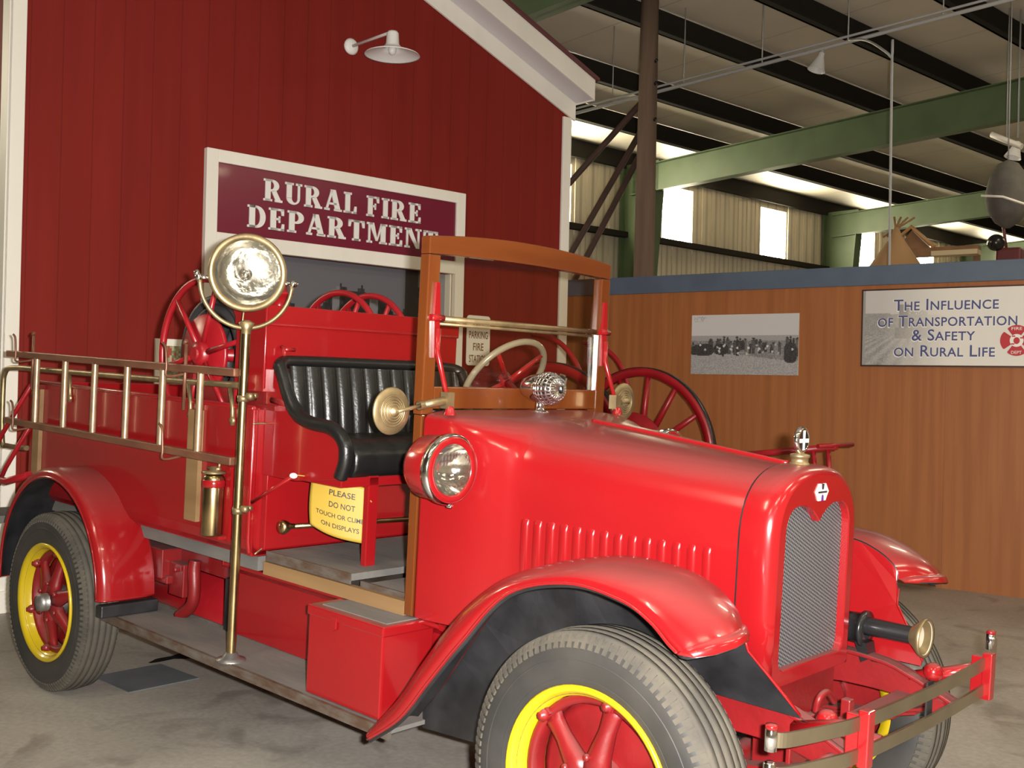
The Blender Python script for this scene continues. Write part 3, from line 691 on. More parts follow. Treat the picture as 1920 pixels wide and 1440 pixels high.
# ---- front fenders
ST = [(2.41, .500, 2.455, .470), (2.52, .632, 2.600, .575), (2.63, .785, 2.720, .717), (2.765, .950, 2.85, .868), (2.96, 1.085, 3.02, 1.042),
      (3.23, 1.168, 3.235, 1.112), (3.43, 1.170, 3.415, 1.103), (3.545, 1.142, 3.52, 1.066), (3.64, 1.096, 3.60, 1.022), (3.690, 1.055, 3.655, 1.003)]
for sg in (-1, 1):
    dense = cr(ST, 6)
    def frings(dz, din):
        out = []
        def plan(y, k):                                     # how far the rounded nose falls back from its tip
            y = abs(y); return k*(.115*max(0, (.66-y)/.185)**1.6 + .055*max(0, (y-.66)/.13)**2)
        for i, (xc, zc, xl, zl) in enumerate(dense):
            t = i/(len(dense)-1); k = max(0, (t-.70)/.30)**1.5
            yo, yi = -.79+din, -.512-(.012 if din else 0)
            r = [(xc-.004, yi, zc-.014), (xc, yi-.035, zc-.003), (xc, -.62, zc), (xc+(xl-xc)*.05, -.69, zc-(zc-zl)*.08), (xc+(xl-xc)*.25, yo+.045, zc-(zc-zl)*.32),
                 (xc+(xl-xc)*.6, yo+.010, zc-(zc-zl)*.65), (xl, yo, zl), (xl, yo+.012, zl-.004)]
            out.append([Vector((x-plan(y, k), y*(1 if sg < 0 else -1), z-dz)) for x, y, z in r])
        last = out[-1]
        for k in range(1, 9):
            a = PI/2*k/8; ring = []
            for p in last:
                ze = 1.003+.030*max(0, min(1, (.775-abs(p.y))/.11)) - dz*.2
                ring.append(Vector((p.x+.022*sin(a), p.y, p.z+(ze-p.z)*(1-cos(a)) if p.z > ze else p.z)))
            out.append(ring)
        return out
    mb = MB(); mb.loft(frings(0, 0), 0, True, False, False); mb.loft(frings(.009, .007), 1, True, False, False)
    for rr in frings(0, 0)[-1:]: pass
    if sg < 0: pass
    fo = part(mb, 'front_fender', [RED, BLKU], weld=False)
    fl_ = frings(0, 0)
    part(MB().tube([r[6]+Z*.002 for r in fl_[:len(dense)]], .0045, 6), 'rolled_edge', RED, fo)
    # apron between fender and frame: black outside, red inside
    top = [Vector((r[0].x, 0, r[0].z-.004)) for r in fl_[1:len(dense)]]
    tp = [(p.x, p.z) for p in top]
    fr = [(top[-1].x+.012, 1.012), (3.622, .965), (3.672, .905), (3.712, .855), (3.745, .812)]
    bt = [(3.745, .80), (3.60, .80), (3.20, .80), (3.02, .76), (2.97, .60), (2.93, .46), (2.42, .44)]
    outl = tp + fr + bt
    def yat(z, x=3.5): return -.515 + .115*max(0, min(1, (1.05-z)/.26))*max(0, min(1, (x-2.8)/.35))
    for yo_, m_, nm in ((0, BLKU, 'outer_apron'), (.007, RED, 'inner_apron')):
        mb = MB(); mb.add([(x, (yat(z, x)+yo_)*(1 if sg < 0 else -1), z) for x, z in outl], [tuple(range(len(outl)))])
        bm = bmesh.new(); o = part(mb, nm, m_, fo)
        bm.from_mesh(o.data); bmesh.ops.triangulate(bm, faces=bm.faces); bm.to_mesh(o.data); bm.free()
    part(MB().tube([(x, (yat(z, x)-.002)*(1 if sg < 0 else -1), z) for x, z in fr], .004, 6), 'apron_bead', RED, fo)

# ---- rear fenders
for sg in (-1, 1):
    def rrings(d):
        out = []
        for k in range(33):
            a = math.radians(2 + 184*k/32); ca, sa = cos(a), sin(a); cx, cz = .015, .525
            L_ = lambda y, r: Vector((cx+(r-d)*ca, (y+d) if sg < 0 else -(y+d), cz+(r-d)*sa))
            out.append([L_(-.48-d, .550), L_(-.56, .556), L_(-.665, .556), L_(-.712, .550), L_(-.735, .537), L_(-.742, .520), L_(-.738, .508)])
        return out
    mb = MB(); mb.loft(rrings(0), 0, True, False, False); mb.loft(rrings(.008), 1, True, False, False)
    fo = part(mb, 'rear_fender', [RED, BLKU], weld=False)
    part(MB().tube([r[6] for r in rrings(0)], .0055, 6).tube(rrings(0)[0], .005, 6).tube(rrings(0)[-1], .005, 6), 'rolled_edge', RED, fo)
    mb = MB(); n = 28; pts = [(.020+.545*cos(PI*k/n), .535+.545*sin(PI*k/n)) for k in range(n+1)]
    for k in range(n): mb.add([(pts[k][0], sg*.485, pts[k][1]), (pts[k+1][0], sg*.485, pts[k+1][1]), (pts[k+1][0]*.98+.0004, sg*.485, .78 if pts[k+1][1] > .78 else pts[k+1][1]), (pts[k][0]*.98+.0004, sg*.485, .78 if pts[k][1] > .78 else pts[k][1])], [(0, 1, 2, 3)])
    part(mb, 'inner_panel', BLKU, fo)

# ---- bed (hose body)
mb = MB()
for sg in (-1, 1):
    sec = [(sg*.56, 1.455), (sg*.56, .93), (sg*.552, .89), (sg*.53, .866), (sg*.50, .86), (sg*.50, .885), (sg*.525, .90), (sg*.53, .94), (sg*.53, 1.455)]
    mb.prism([(-.63, y, z) for y, z in sec], (2.03, 0, 0), 0, False)
    mb.tube([(-.63, sg*.555, 1.458), (1.40, sg*.555, 1.458)], .012, 8)
    mb.tube([(1.395, sg*.553, 1.455), (1.395, sg*.553, .92), (1.395, sg*.545, .875)], .010, 8)
mb.box((-.63, -.53, .86), (1.40, .53, .885)); mb.box((1.37, -.54, .862), (1.40, .54, 1.46)); mb.box((-.63, -.54, .88), (-.60, .54, 1.46))
part(mb, 'hose_bed', RED, bevel=.004)
for sg in (-1, 1):
    part(MB().box((-.6, sg*.48-.025, .80), (1.40, sg*.48+.025, .858)), 'body_sill', BOARD, label='greyed wood sill under the bed')
# wooden battens fixed up the bed side
for x0, x1, z0 in ((.955, 1.045, .955), (-.545, -.475, .98)):
    part(MB().box((x0, -.582, z0), (x1, -.561, 1.425)), 'bed_batten', PINE)
for x0 in (.945, -.535):
    part(MB().tube([(x0, -.60, 1.42), (x0, -.60, 1.70)], .008, 8).tube([(x0-.02, -.60, 1.70), (x0, -.60, 1.715)], .008, 8), 'rack_post', LADR)
    for z0, z1 in ((1.575, 1.70), (1.225, 1.36)):
        part(MB().tube(cr([(x0-.005, -.59, z0), (x0-.002, -.682, z0-.012), (x0, -.689, z0+.03), (x0-.012, -.689, z1-.02), (x0-.04, -.688, z1)], 4), .0055, 8), 'ladder_hook', LADR)
# grab rail along the bed top
hr = cr([(1.32, -.555, 1.545), (.66, -.56, 1.536), (-.38, -.56, 1.527), (-.86, -.56, 1.52), (-.965, -.56, 1.49), (-.985, -.56, 1.40), (-.968, -.56, 1.12), (-.95, -.54, 1.09), (-.70, -.54, 1.10)], 5)
g = part(MB().tube(hr, .0135, 12), 'grab_rail', BRASSD)
for x0 in (-.19, .93, -.60, 1.25):
    part(MB().tube([(x0-.02, -.56, 1.53), (x0+.015, -.568, 1.45), (x0+.02, -.568, 1.38)], .010, 8).lathe([(0, .016), (.01, .016), (.012, 0)], (x0+.02, -.566, 1.40), -Y, 10), 'rail_bracket', BRASSD, g)
# rear step irons
mb = MB(); mb.tube([(-.60, -.575, 1.44), (-.92, -.58, 1.16), (-1.25, -.58, .80)], .012, 8); mb.tube([(-.60, -.575, 1.22), (-.86, -.58, .98), (-1.1, -.58, .70)], .012, 8)
mb.tube([(-.52, -.60, .98), (-.75, -.62, .92), (-1.15, -.62, .92)], .020, 8); part(mb, 'step_iron', REDC)
mb = MB(); mb.box((-1.28, -.60, .66), (-.98, .60, .70)); part(mb, 'rear_step', BOARD)
part(MB().box((-1.0, -.38, .68), (-.92, .38, .72)), 'step_beam', REDI)

# ---- water tank behind the seat
mb = MB(); mb.box((1.215, -.535, 1.525), (1.42, .535, 1.80)); mb.box((1.21, -.54, 1.795), (1.427, .54, 1.875))
mb.tube([(1.427, -.535, 1.797), (1.427, .535, 1.797)], .006, 6)
mb.tube([(1.425, -.535, 1.54), (1.425, -.535, 1.87)], .008, 6)
tk = part(mb, 'water_tank', RED, bevel=.006)
part(MB().lathe([(0, .04), (.045, .04), (.05, .055), (.06, .055), (.065, .03), (.09, .03), (.092, 0)], (1.30, -.39, 1.875), Z, 18), 'filler_neck', RED, tk)
part(MB().tube(cr([(1.30, -.39, 1.965), (1.33, -.42, 1.985), (1.30, -.45, 1.97), (1.27, -.42, 1.99), (1.29, -.38, 1.975)], 5), .006, 6), 'filler_chain', BRASSD, tk)
part(MB().tube([(1.428, -.46, 1.60), (1.45, -.46, 1.61), (1.45, -.46, 1.70), (1.428, -.46, 1.71)], .008, 8).tube([(1.45, -.46, 1.70), (1.45, -.41, 1.70)], .008, 8), 'tank_handle', RED, tk)
mb = MB(); mb.box((1.36, -.53, 1.455), (1.50, .53, 1.475)); mb.box((.9, -.5, 1.46), (1.38, .5, 1.525)); mb.tube([(1.44, -.50, 1.495), (1.54, -.50, 1.485)], .014, 8); mb.tube([(1.44, -.42, 1.49), (1.52, -.42, 1.485)], .010, 8)
part(mb, 'tank_cradle', REDI)

# ---- hose reel on the bed
hrl = part(MB().tube([(.90, -.54, 1.66), (.90, .50, 1.66)], .028, 12), 'hose_reel', REDC)
for yy, r in ((-.50, .325), (.24, .325), (.43, .325)):
    mb = MB(); c = Vector((.90, yy, 1.66))
    mb.tube([c+Vector((r*cos(2*PI*k/56), 0, r*sin(2*PI*k/56))) for k in range(56)], .0155, 10, loop=True)
    for k in range(6):
        a = 2*PI*k/6+(.22 if yy < 0 else .05); mb.tube([c+Vector((.04*cos(a), 0, .04*sin(a))), c+Vector((r*cos(a), 0, r*sin(a)))], [.014, .011], 8)
    mb.lathe([(-.02, .055), (.02, .055), (.03, .03), (.03, 0)], c, -Y, 18)
    if yy < 0: mb.lathe([(-.01, .17), (.0, .176), (.01, .17), (.012, .02)], c-Y*.005+Y*.02, -Y, 30)
    part(mb, 'reel_flange', REDC, hrl)
mb = MB()
for j in range(5):
    for rr in (.195, .24):
        yy = -.43+.047*j
        mb.tube([Vector((.90+rr*cos(2*PI*k/40), yy, 1.66+rr*sin(2*PI*k/40))) for k in range(40)], .0245, 10, loop=True)
part(mb, 'rubber_hose', HOSE, hrl)
mb = MB()
for k in range(5): mb.tube([(.62+.12*k, -.30+.03*k, 1.43), (.66+.12*k, -.05, 1.47), (.62+.12*k, .3, 1.43)], .03, 10)
part(mb, 'bed_hose', HOSE, label='black suction hose lying in the bed')

# ---- cab floor
mb = MB(); mb.box((1.45, -.495, .862), (1.98, .49, .888), 0); mb.box((1.45, -.502, .850), (1.98, -.495, .89), 1)
mb.box((2.03, -.46, .835), (2.28, .46, .858), 0); mb.box((2.00, -.468, .83), (2.28, -.458, .862), 1); mb.box((1.41, -.478, .80), (2.28, .478, .82), 1)
part(mb, 'cab_floor', [BOARD, EDGE])
mb = MB(); pass
for sg in (-1, 1):
    part(MB().box((2.285, sg*.485-.020, .80), (2.325, sg*.485+.020, 1.500)), 'door_post', WOOD, bevel=.003)
    part(MB().box((1.44, sg*.493-.013, .795), (2.284, sg*.493+.013, .846)), 'cab_sill', PINE)

# ---- seat
mb = MB()
SEAT = [(1.40, .89), (1.60, .89), (1.62, 1.19), (1.90, 1.225), (1.925, 1.34), (1.845, 1.40), (1.67, 1.418), (1.56, 1.50), (1.487, 1.62), (1.40, 1.62)]
for sg in (-1, 1):
    mb.prism([(x, sg*.505, z) for x, z in [(1.40, 1.19)]+SEAT[2:]], (0, -sg*.02, 0))
mb.box((1.40, -.50, .89), (1.43, .5, 1.22)); mb.box((1.41, -.5, 1.195), (1.90, .5, 1.232)); mb.box((1.40, -.5, 1.2), (1.47, .5, 1.60))
st = part(mb, 'seat', RED, bevel=.004)
roll = cr([(1.90, 1.235), (1.925, 1.30), (1.915, 1.365), (1.84, 1.412), (1.70, 1.425), (1.61, 1.455), (1.555, 1.52), (1.515, 1.59), (1.487, 1.632)], 4)
mb = MB()
pth = [(x, -.505, z) for x, z in roll] + [(1.465, -.48, 1.645), (1.45, -.43, 1.65)] + [(1.445, y, 1.652) for y in (-.3, -.1, .1, .3)] + [(1.45, .43, 1.65), (1.465, .48, 1.645)] + [(x, .505, z) for x, z in roll[::-1]]
mb.tube(cr(pth, 2), [.030]*18+[.022]*0 if False else .027, 12)
part(mb, 'seat_roll', LEA, st)
# tufted back and wrap-round sides
mb = MB(); rows = []
NU = 132
for j in range(9):
    h = j/8; row = []
    for i in range(NU+1):
        u = -1+2*i/NU; y = .475*max(-1, min(1, u*1.18))
        wrap = max(0, abs(u)-.82)/.18
        ch = abs(sin(u*PI*7.5)); fl = .030*(ch**.45)*(.75+.25*sin(PI*h))
        xb = 1.475+.05*(1-h) + wrap**1.2*(.33*(1-h)+.06) ; x = xb+fl*(1-wrap)+.01*wrap
        z = 1.345+.29*h - wrap*.16*h
        row.append(Vector((x, y*(1-.03*wrap), z)))
    rows.append(row)
mb.loft(rows, 0, True, False, False); part(mb, 'seat_back', LEA, st)
mb = MB(); rings = []
for i in range(61):
    y = -.475+.95*i/60; d = .008*abs(sin((y+.475)*PI/.95*9))**.5
    rings.append([Vector((1.50, y, 1.24)), Vector((1.93, y, 1.24)), Vector((1.945+d*.6, y, 1.27)), Vector((1.945+d, y, 1.32)), Vector((1.925, y, 1.352+d)), Vector((1.86, y, 1.365+d)), Vector((1.50, y, 1.36+d))])
mb.loft(rings, 0, True); part(mb, 'seat_cushion', LEA, st)
part(MB().box((1.87, -.365, .885), (1.90, -.315, 1.235)), 'seat_post', RED, st, bevel=.004)
part(MB().tube([(1.50, -.455, .99), (1.50, .30, .97)], .011, 10).lathe([(-.02, .0), (-.018, .024), (0, .03), (.012, .026), (.03, .014), (.05, .011)], (1.50, -.46, .99), Y, 16), 'brass_rail', BRASS)
# conduit from floor up the bed corner, lever with pale knob
part(MB().tube(cr([(1.408, -.565, 1.398), (1.41, -.489, 1.392), (1.41, -.446, 1.32), (1.41, -.424, 1.21), (1.41, -.437, 1.13), (1.41, -.443, 1.037), (1.41, -.436, .981), (1.41, -.462, .918), (1.41, -.53, .872)], 5), .0042, 6), 'wiring_loom', BRASSD)
lv = part(MB().tube([(1.42, -.56, 1.085), (1.66, -.545, 1.215)], .008, 8), 'lever', RED)
part(MB().sphere((1.665, -.545, 1.218), .014, 8, sc=(1.3, 1, .8)), 'lever_knob', WHLAMP, lv)

# ---- cowl and bonnet
def sec(x, wd, zt, zs, n, zb, k=13):
    pts = [Vector((x, -wd, zb)), Vector((x, -wd, (zb+zs)/2))]
    for i in range(2*k+1):
        a = PI-PI*i/(2*k); c_, s_ = cos(a), sin(a)
        pts.append(Vector((x, wd*math.copysign(abs(c_)**(2/n), c_), zs+(zt-zs)*abs(s_)**(2/n))))
    return pts+[Vector((x, wd, (zb+zs)/2)), Vector((x, wd, zb))]
SE = [(2.33, .500, 1.520, 1.44, 7.0), (2.44, .490, 1.518, 1.425, 6.0), (2.55, .465, 1.512, 1.38, 4.6), (2.64, .425, 1.506, 1.32, 3.6), (2.70, .398, 1.500, 1.28, 3.1),
      (2.80, .378, 1.492, 1.26, 2.9), (3.00, .346, 1.474, 1.24, 2.8), (3.25, .305, 1.450, 1.22, 2.7), (3.452, .272, 1.430, 1.205, 2.6)]
dn = cr(SE, 6)
cut = 4*6
mb = MB(); mb.loft([sec(*q, .80) for q in dn[:cut+1]], 0, True, False, False); mb.add(sec(*dn[0], .80), [tuple(range(31))])
cw = part(mb, 'cowl', RED)
mb = MB(); mb.loft([sec(*q, .80) for q in dn[cut:]], 0, True, False, False); bn = part(mb, 'bonnet', RED)
part(MB().tube([(x, 0, zt+.003) for x, wd, zt, zs, n in dn[cut-2:]], .0075, 8), 'bonnet_hinge', RED, bn)
for sg in (-1, 1):
    mb = MB()
    for k in range(14):
        x = 2.725+.0485*k; wd = .390-.156*(x-2.72)*1.08
        rings = []
        for z, h in ((.98, .0), (1.0, .006), (1.10, .0085), (1.165, .0095), (1.182, .0075), (1.192, 0)):
            rings.append([Vector((x+.019*cos(a), sg*(wd-.003-.168*(.019*cos(a))+ (h+.003)*sin(a)*(1+.25*cos(a))), z)) for a in [PI-PI*i/8 for i in range(9)]])
        mb.loft(rings, 0, True, False, False)
    part(mb, 'louver_panel', RED, bn, weld=False)
# ---- radiator shell with heart-topped grille
full = [sec(x, wd, zt, 1.205, 2.6, .80) for x, wd, zt in ((3.458, .277, 1.436), (3.500, .277, 1.436), (3.530, .274, 1.434), (3.550, .266, 1.428), (3.562, .254, 1.418), (3.567, .240, 1.406))]
mb = MB(); mb.loft(full, 0, True, True, False)
cen = (0, 1.09)
def ray_poly(poly, a):
    d = (cos(a), sin(a)); best = 9
    for (y0, z0), (y1, z1) in zip(poly, poly[1:]+poly[:1]):
        ey, ez = y1-y0, z1-z0; den = d[0]*ez-d[1]*ey
        if abs(den) < 1e-12: continue
        t = ((y0-cen[0])*ez-(z0-cen[1])*ey)/den; u = ((y0-cen[0])*d[1]-(z0-cen[1])*d[0])/den
        if t > 0 and -1e-6 <= u <= 1+1e-6: best = min(best, t)
    return best
outer = [(p.y, p.z) for p in full[-1]]
hp = cr([(.205, .875), (.203, 1.05), (.202, 1.22), (.196, 1.275), (.165, 1.312), (.11, 1.322), (.055, 1.308), (.022, 1.288), (.0, 1.268)], 5)
gr = [(y, z) for y, z in hp] + [(-y, z) for y, z in hp[::-1][1:]] + [(-.196, .852), (-.18, .845), (.18, .845), (.197, .853)]
NA = 160; AN = [2*PI*k/NA for k in range(NA)]
ring = lambda poly, x, g=0: [Vector((x, cen[0]+(ray_poly(poly, a)+g)*cos(a), cen[1]+(ray_poly(poly, a)+g)*sin(a))) for a in AN]
mb.loft([ring(outer, 3.567), ring(gr, 3.567, .004), ring(gr, 3.564), ring(gr, 3.535)], 0, False, True, False)
sh = part(mb, 'radiator_shell', RED)
part(MB().add(ring(gr, 3.542, .002), [tuple(range(NA))]), 'grille', GRILLE, sh)
part(MB().loft([sec(3.452, .2755, 1.4345, 1.205, 2.6, .80), sec(3.458, .2755, 1.4345, 1.205, 2.6, .80)], 0, True, False, False), 'shell_gasket', BLKU, sh)
# enamel badge: white lobed plate with dark wedges and a centre band
bd = part(MB().prism([(3.567, y, 1.358+z*.76) for y, z in ((-.040, .002), (-.030, .018), (-.020, .034), (-.009, .034), (0, .022), (.009, .034), (.020, .034), (.030, .018), (.040, .002), (.030, -.016), (.022, -.034), (.008, -.034), (0, -.026), (-.008, -.034), (-.022, -.034), (-.030, -.016))], (.004, 0, 0)), 'badge', HALO, sh)
part(MB().prism([(3.571, y, 1.358+z*.76) for y, z in ((-.008, .034), (.008, .034), (.006, .014), (0, .009), (-.006, .014))], (.001, 0, 0)).prism([(3.571, y, 1.358+z*.76) for y, z in ((-.028, .004), (.028, .004), (.028, -.004), (-.028, -.004))], (.001, 0, 0)), 'badge_mark', INK, bd)
part(MB().prism([(3.571, y, 1.358+z*.76) for y, z in ((-.008, -.034), (.008, -.034), (.006, -.014), (0, -.009), (-.006, -.014))], (.001, 0, 0)), 'badge_mark', mat('purple_enamel', (.10, .03, .22), .3), bd)
# radiator cap with temperature gauge
cp = part(MB().lathe([(0, .030), (.008, .030), (.010, .026), (.024, .026), (.026, .030), (.034, .030), (.038, .012), (.05, .010)], (3.49, 0, 1.430), Z, 20), 'radiator_cap', BRASSD, sh)
part(MB().lathe([(-.010, 0), (-.010, .030), (-.006, .040), (.004, .042), (.010, .038), (.012, .032), (.010, .030)], (3.49, 0, 1.508), X, 30), 'temperature_gauge', CHR, sh)
part(MB().lathe([(.0095, .031), (.0098, .0)], (3.49, 0, 1.508), X, 24), 'gauge_face', BLK, sh)
part(MB().box((3.5003, -.006, 1.478), (3.5010, .006, 1.538)).box((3.5003, -.030, 1.501), (3.5010, .030, 1.513)), 'gauge_cross', HALO, sh)

# ---- windshield
WX = 2.285
ws = MB()
ws.box((WX, -.510, 1.502), (WX+.045, -.455, 2.056)); ws.box((WX, .455, 1.502), (WX+.045, .510, 2.056)); ws.box((WX+.001, -.4549, 1.522), (WX+.044, .4549, 1.600))
n = 24; up_ = []; lo_ = []
for k in range(n+1):
    y = -.51+1.02*k/n; up_.append((WX, y, 2.118+.030*(1-(y/.51)**2))); lo_.append((WX, y, 2.057+.012*(1-(y/.51)**2)))
wf = part(ws, 'windshield_frame', WOOD, bevel=.004)
part(MB().prism(up_+lo_[::-1], (.045, 0, 0)), 'top_rail', WOODX, wf, bevel=.004)
part(MB().tube([(WX+.022, -.46, 1.838), (WX+.022, .46, 1.838)], .011, 10).tube([(WX+.022, -.46, 1.838-.018), (WX+.022, .46, 1.838-.018)], .006, 8), 'glass_divider', BRASSD, wf)
part(MB().box((WX+.018, -.457, 1.599), (WX+.023, .457, 1.832)), 'lower_glass', CLR, wf)
part(MB().box((WX+.024, -.457, 1.842), (WX+.029, .457, 2.064)), 'upper_glass', CLR, wf)
part(MB().box((WX+.012, .438, 1.60), (WX+.030, .457, 1.825)), 'glass_channel', CHR, wf)
for sg in (-1, 1):
    y = sg*.472
    mb = MB(); mb.prism([(WX+.046, y-.008, 1.96), (WX+.046, y+.008, 1.96), (WX+.046, y+.016, 1.85), (WX+.046, y+.014, 1.70), (WX+.046, y-.004, 1.70), (WX+.046, y-.012, 1.85)], (.012, 0, 0))
    mb.tube([(WX+.058, y-.03, 1.838), (WX+.058, y+.03, 1.838)], .012, 8); mb.tube([(WX+.065, y, 1.80), (WX+.068, y, 1.72), (2.425, y, 1.54)], [.012, .010, .008], 8); mb.lathe([(0, .022), (.02, .016), (.03, .01)], (2.43, y, 1.508), Z, 14)
    part(mb, 'windshield_stay', RED, wf)
    # round brass mirrors on their arms
    a0 = Vector((2.415, sg*.472, 1.557)); mc = Vector((2.40-.01, sg*.70, 1.519)) if sg < 0 else Vector((2.36, .60, 1.555))
    am = part(MB().box(tuple(a0-Vector((.018, .016, .028))), tuple(a0+Vector((.018, .016, .028)))).tube([a0, a0+(mc-a0)*.45], [.017, .012], 10).lathe([(-.01, .016), (.01, .016)], a0+(mc-a0)*.48, (mc-a0), 10).tube([a0+(mc-a0)*.45, mc+X*.03], .007, 8), 'mirror_arm', BRASSD, wf)
    pr = [(-.006, 0), (-.006, .076), (.002, .079), (.006, .074), (.006, .052), (.012, .048), (.010, .042), (.016, .038), (.013, .032), (.020, .026), (.017, .020), (.026, .014), (.03, 0)]
    mb = MB().lathe([(-.006, 0), (-.006, .076), (.000, .079), (.004, .076), (.006, .050), (.008, 0)], mc, X, 40)
    for r_, h_ in ((.050, .008), (.040, .011), (.031, .014), (.022, .017)): mb.tube([mc+X*h_+Y*r_*cos(2*PI*k/36)+Z*r_*sin(2*PI*k/36) for k in range(36)], .0034, 6, loop=True)
    mb.lathe([(.006, .046), (.012, .028), (.018, .018), (.028, .012), (.032, 0)], mc, X, 28)
    part(mb, 'mirror', BRASSD, wf)
# ---- steering wheel
sc_ = Vector((1.985, .27, 1.625)); sn = Vector((-.79, 0, .61)).normalized(); su = Vector((.61, 0, .79)).normalized()
sw = part(MB().tube([sc_+su*.2*cos(2*PI*k/48)+Y*.2*sin(2*PI*k/48) for k in range(48)], .014, 10, loop=True), 'steering_wheel', STEERM)
mb = MB()
for k in range(4):
    a = PI/4+PI/2*k; mb.tube([sc_-sn*.02, sc_+su*.195*cos(a)+Y*.195*sin(a)], [.013, .009], 8)
mb.lathe([(-.03, .03), (.01, .03), (.02, 0)], sc_, sn, 16); part(mb, 'steering_spokes', RED, sw)
part(MB().tube([sc_, sc_-sn*.62], .018, 10), 'steering_column', RED, sw)
part(MB().tube([(2.10, .05, .86), (2.10, .03, 1.20), (2.05, .02, 1.42)], .009, 8).sphere((2.05, .02, 1.43), .022, 8), 'gear_lever', BLK)

# ---- headlamps on the cowl sides
for sg in (-1, 1):
    c = Vector((2.60, sg*.615, 1.345))
    mb = MB().lathe([(-.165, 0), (-.16, .045), (-.14, .085), (-.11, .104), (-.03, .108), (.0, .108), (.004, .102)], c, X, 40)
    hl = part(mb, 'headlamp', RED)
    part(MB().lathe([(-.028, .109), (-.026, .115), (-.004, .116), (.004, .112), (.004, .106)], c, X, 48).lathe([(-.012, .006), (.008, .006), (.008, 0)], c-Z*.118, X, 8), 'lamp_rim', CHR, hl)
    part(MB().lathe([(.002, .108), (.006, .104), (.007, .086), (.003, .083)], c, X, 48), 'lamp_bezel', RED, hl)
    part(MB().lathe([(-.07, .0), (-.066, .02), (-.05, .05), (-.02, .075), (.001, .085)], c, X, 36), 'reflector', REFL, hl)
    part(MB().lathe([(.001, .085), (.010, .070), (.017, .04), (.019, 0)], c, X, 36), 'lens', LENS, hl)
    mb = MB()
    for k in range(9):
        for zz in (.022, .040, .056):
            y_ = -.056+.014*k
            if y_*y_+zz*zz < .0048: mb.tube([c+Vector((.012, y_, zz-.007)), c+Vector((.013, y_, zz+.007))], .0035, 6)
    part(mb, 'lens_flutes', LENS, hl)
    part(MB().tube([(2.52, sg*.44, 1.30), (2.53, sg*.53, 1.31)], .02, 10), 'lamp_bracket', RED, hl)

# ---- chrome siren on the cowl top
c = Vector((2.425, 0.0, 1.607))
sa = Vector((1, -.10, 0)).normalized()
sr = part(MB().lathe([(-.105, 0), (-.10, .018), (-.08, .036), (-.04, .049), (.0, .054), (.02, .054)], c, sa, 32), 'siren', CHR)
mb = MB().lathe([(.02, .050), (.024, .052), (.060, .050), (.080, .044), (.095, .03), (.10, 0)], c, sa, 32)
part(mb, 'siren_rotor_case', BLK, sr)
mb = MB()
for k in range(22):
    a = 2*PI*k/22; u = Z*cos(a)+sa.cross(Z)*sin(a)
    mb.tube([c+sa*.016+u*.055, c+sa*.040+u*.059, c+sa*.065+u*.055, c+sa*.088+u*.041, c+sa*.104+u*.013], .0046, 6)
for h, r in ((.018, .056), (.03, .058), (.045, .059), (.060, .057), (.075, .050), (.09, .040)): mb.tube([c+sa*h+(Z*cos(2*PI*k/30)+sa.cross(Z)*sin(2*PI*k/30))*r for k in range(30)], .0042, 6, loop=True)
part(mb, 'siren_cage', CHR, sr)
part(MB().lathe([(0, .034), (.006, .034), (.010, .02), (.014, .017), (.055, .016), (.060, .022), (.07, .022)], c-Z*.092, Z, 24), 'siren_foot', CHR, sr)
part(MB().prism([(2.52, -.005, 1.66), (2.545, -.005, 1.65), (2.535, -.005, 1.60), (2.52, -.005, 1.61)], (0, .01, 0)), 'siren_fin', CHR, sr)

# ---- searchlight on its brass pole
PX, PY = 1.445, -.640
po = part(MB().lathe([(0, .018), (1.275, .018)], (PX, PY, .478), Z, 20), 'searchlight_pole', BRASS)
part(MB().lathe([(0, .058), (.006, .058), (.012, .034), (.03, .024), (.032, .017)], (PX, PY, .470), Z, 24), 'pole_foot', STEEL, po)
for zz in (1.06, 1.50): part(MB().lathe([(-.012, .018), (-.012, .023), (.012, .023), (.012, .018)], (PX, PY, zz), Z, 16).tube([(PX, PY, zz), (PX-.03, -.565, zz)], .010, 8).lathe([(0, .013), (.03, .013), (.033, 0)], (PX+.03, PY-.0, zz+.012), X, 10).tube([(PX, PY, zz+.01), (PX+.05, PY+.03, zz+.015)], .010, 8), 'pole_clamp', BRASSD, po)
ld = (Vector((1, -.40, .0))).normalized(); ls = ld.cross(Z).normalized()
lc = Vector((PX-.005, PY-.005, 1.990))
yk = [lc-Z*.035 + ls*.178*cos(a) + Z*.180*sin(a)*1.0 for a in [PI+PI*k/28 for k in range(29)]]
part(MB().tube(yk, .0085, 10).lathe([(0, .016), (.035, .020), (.06, .032), (.072, .010)], (PX, PY, 1.735), Z, 18), 'yoke', BRASSD, po)
for e in (-1, 1): part(MB().sphere(lc-Z*.03+ls*.182*e, .015, 10).tube([lc-Z*.03+ls*.13*e, lc-Z*.03+ls*.19*e], .009, 8).sphere(lc-Z*.03+ls*.190*e+Z*.016*(e > 0), .012, 8), 'yoke_knob', CHR, po)
lm = part(MB().lathe([(-.16, 0), (-.155, .05), (-.12, .105), (-.07, .138), (-.01, .146), (.0, .152), (.020, .152), (.026, .146), (.024, .130), (.016, .126)], lc, ld, 48), 'searchlight', BRASSD)
part(MB().lathe([(-.10, .0), (-.095, .03), (-.07, .075), (-.03, .110), (.014, .128)], lc, ld, 44), 'reflector', REFL, lm)
part(MB().lathe([(-.06, 0), (-.055, .018), (-.03, .026), (-.01, .022), (.0, 0)], lc-Z*.004, ld, 20), 'bulb', CHR, lm)
part(MB().lathe([(.014, .128), (.018, .09), (.021, .04), (.022, 0)], lc, ld, 40), 'lens', LENS, lm)
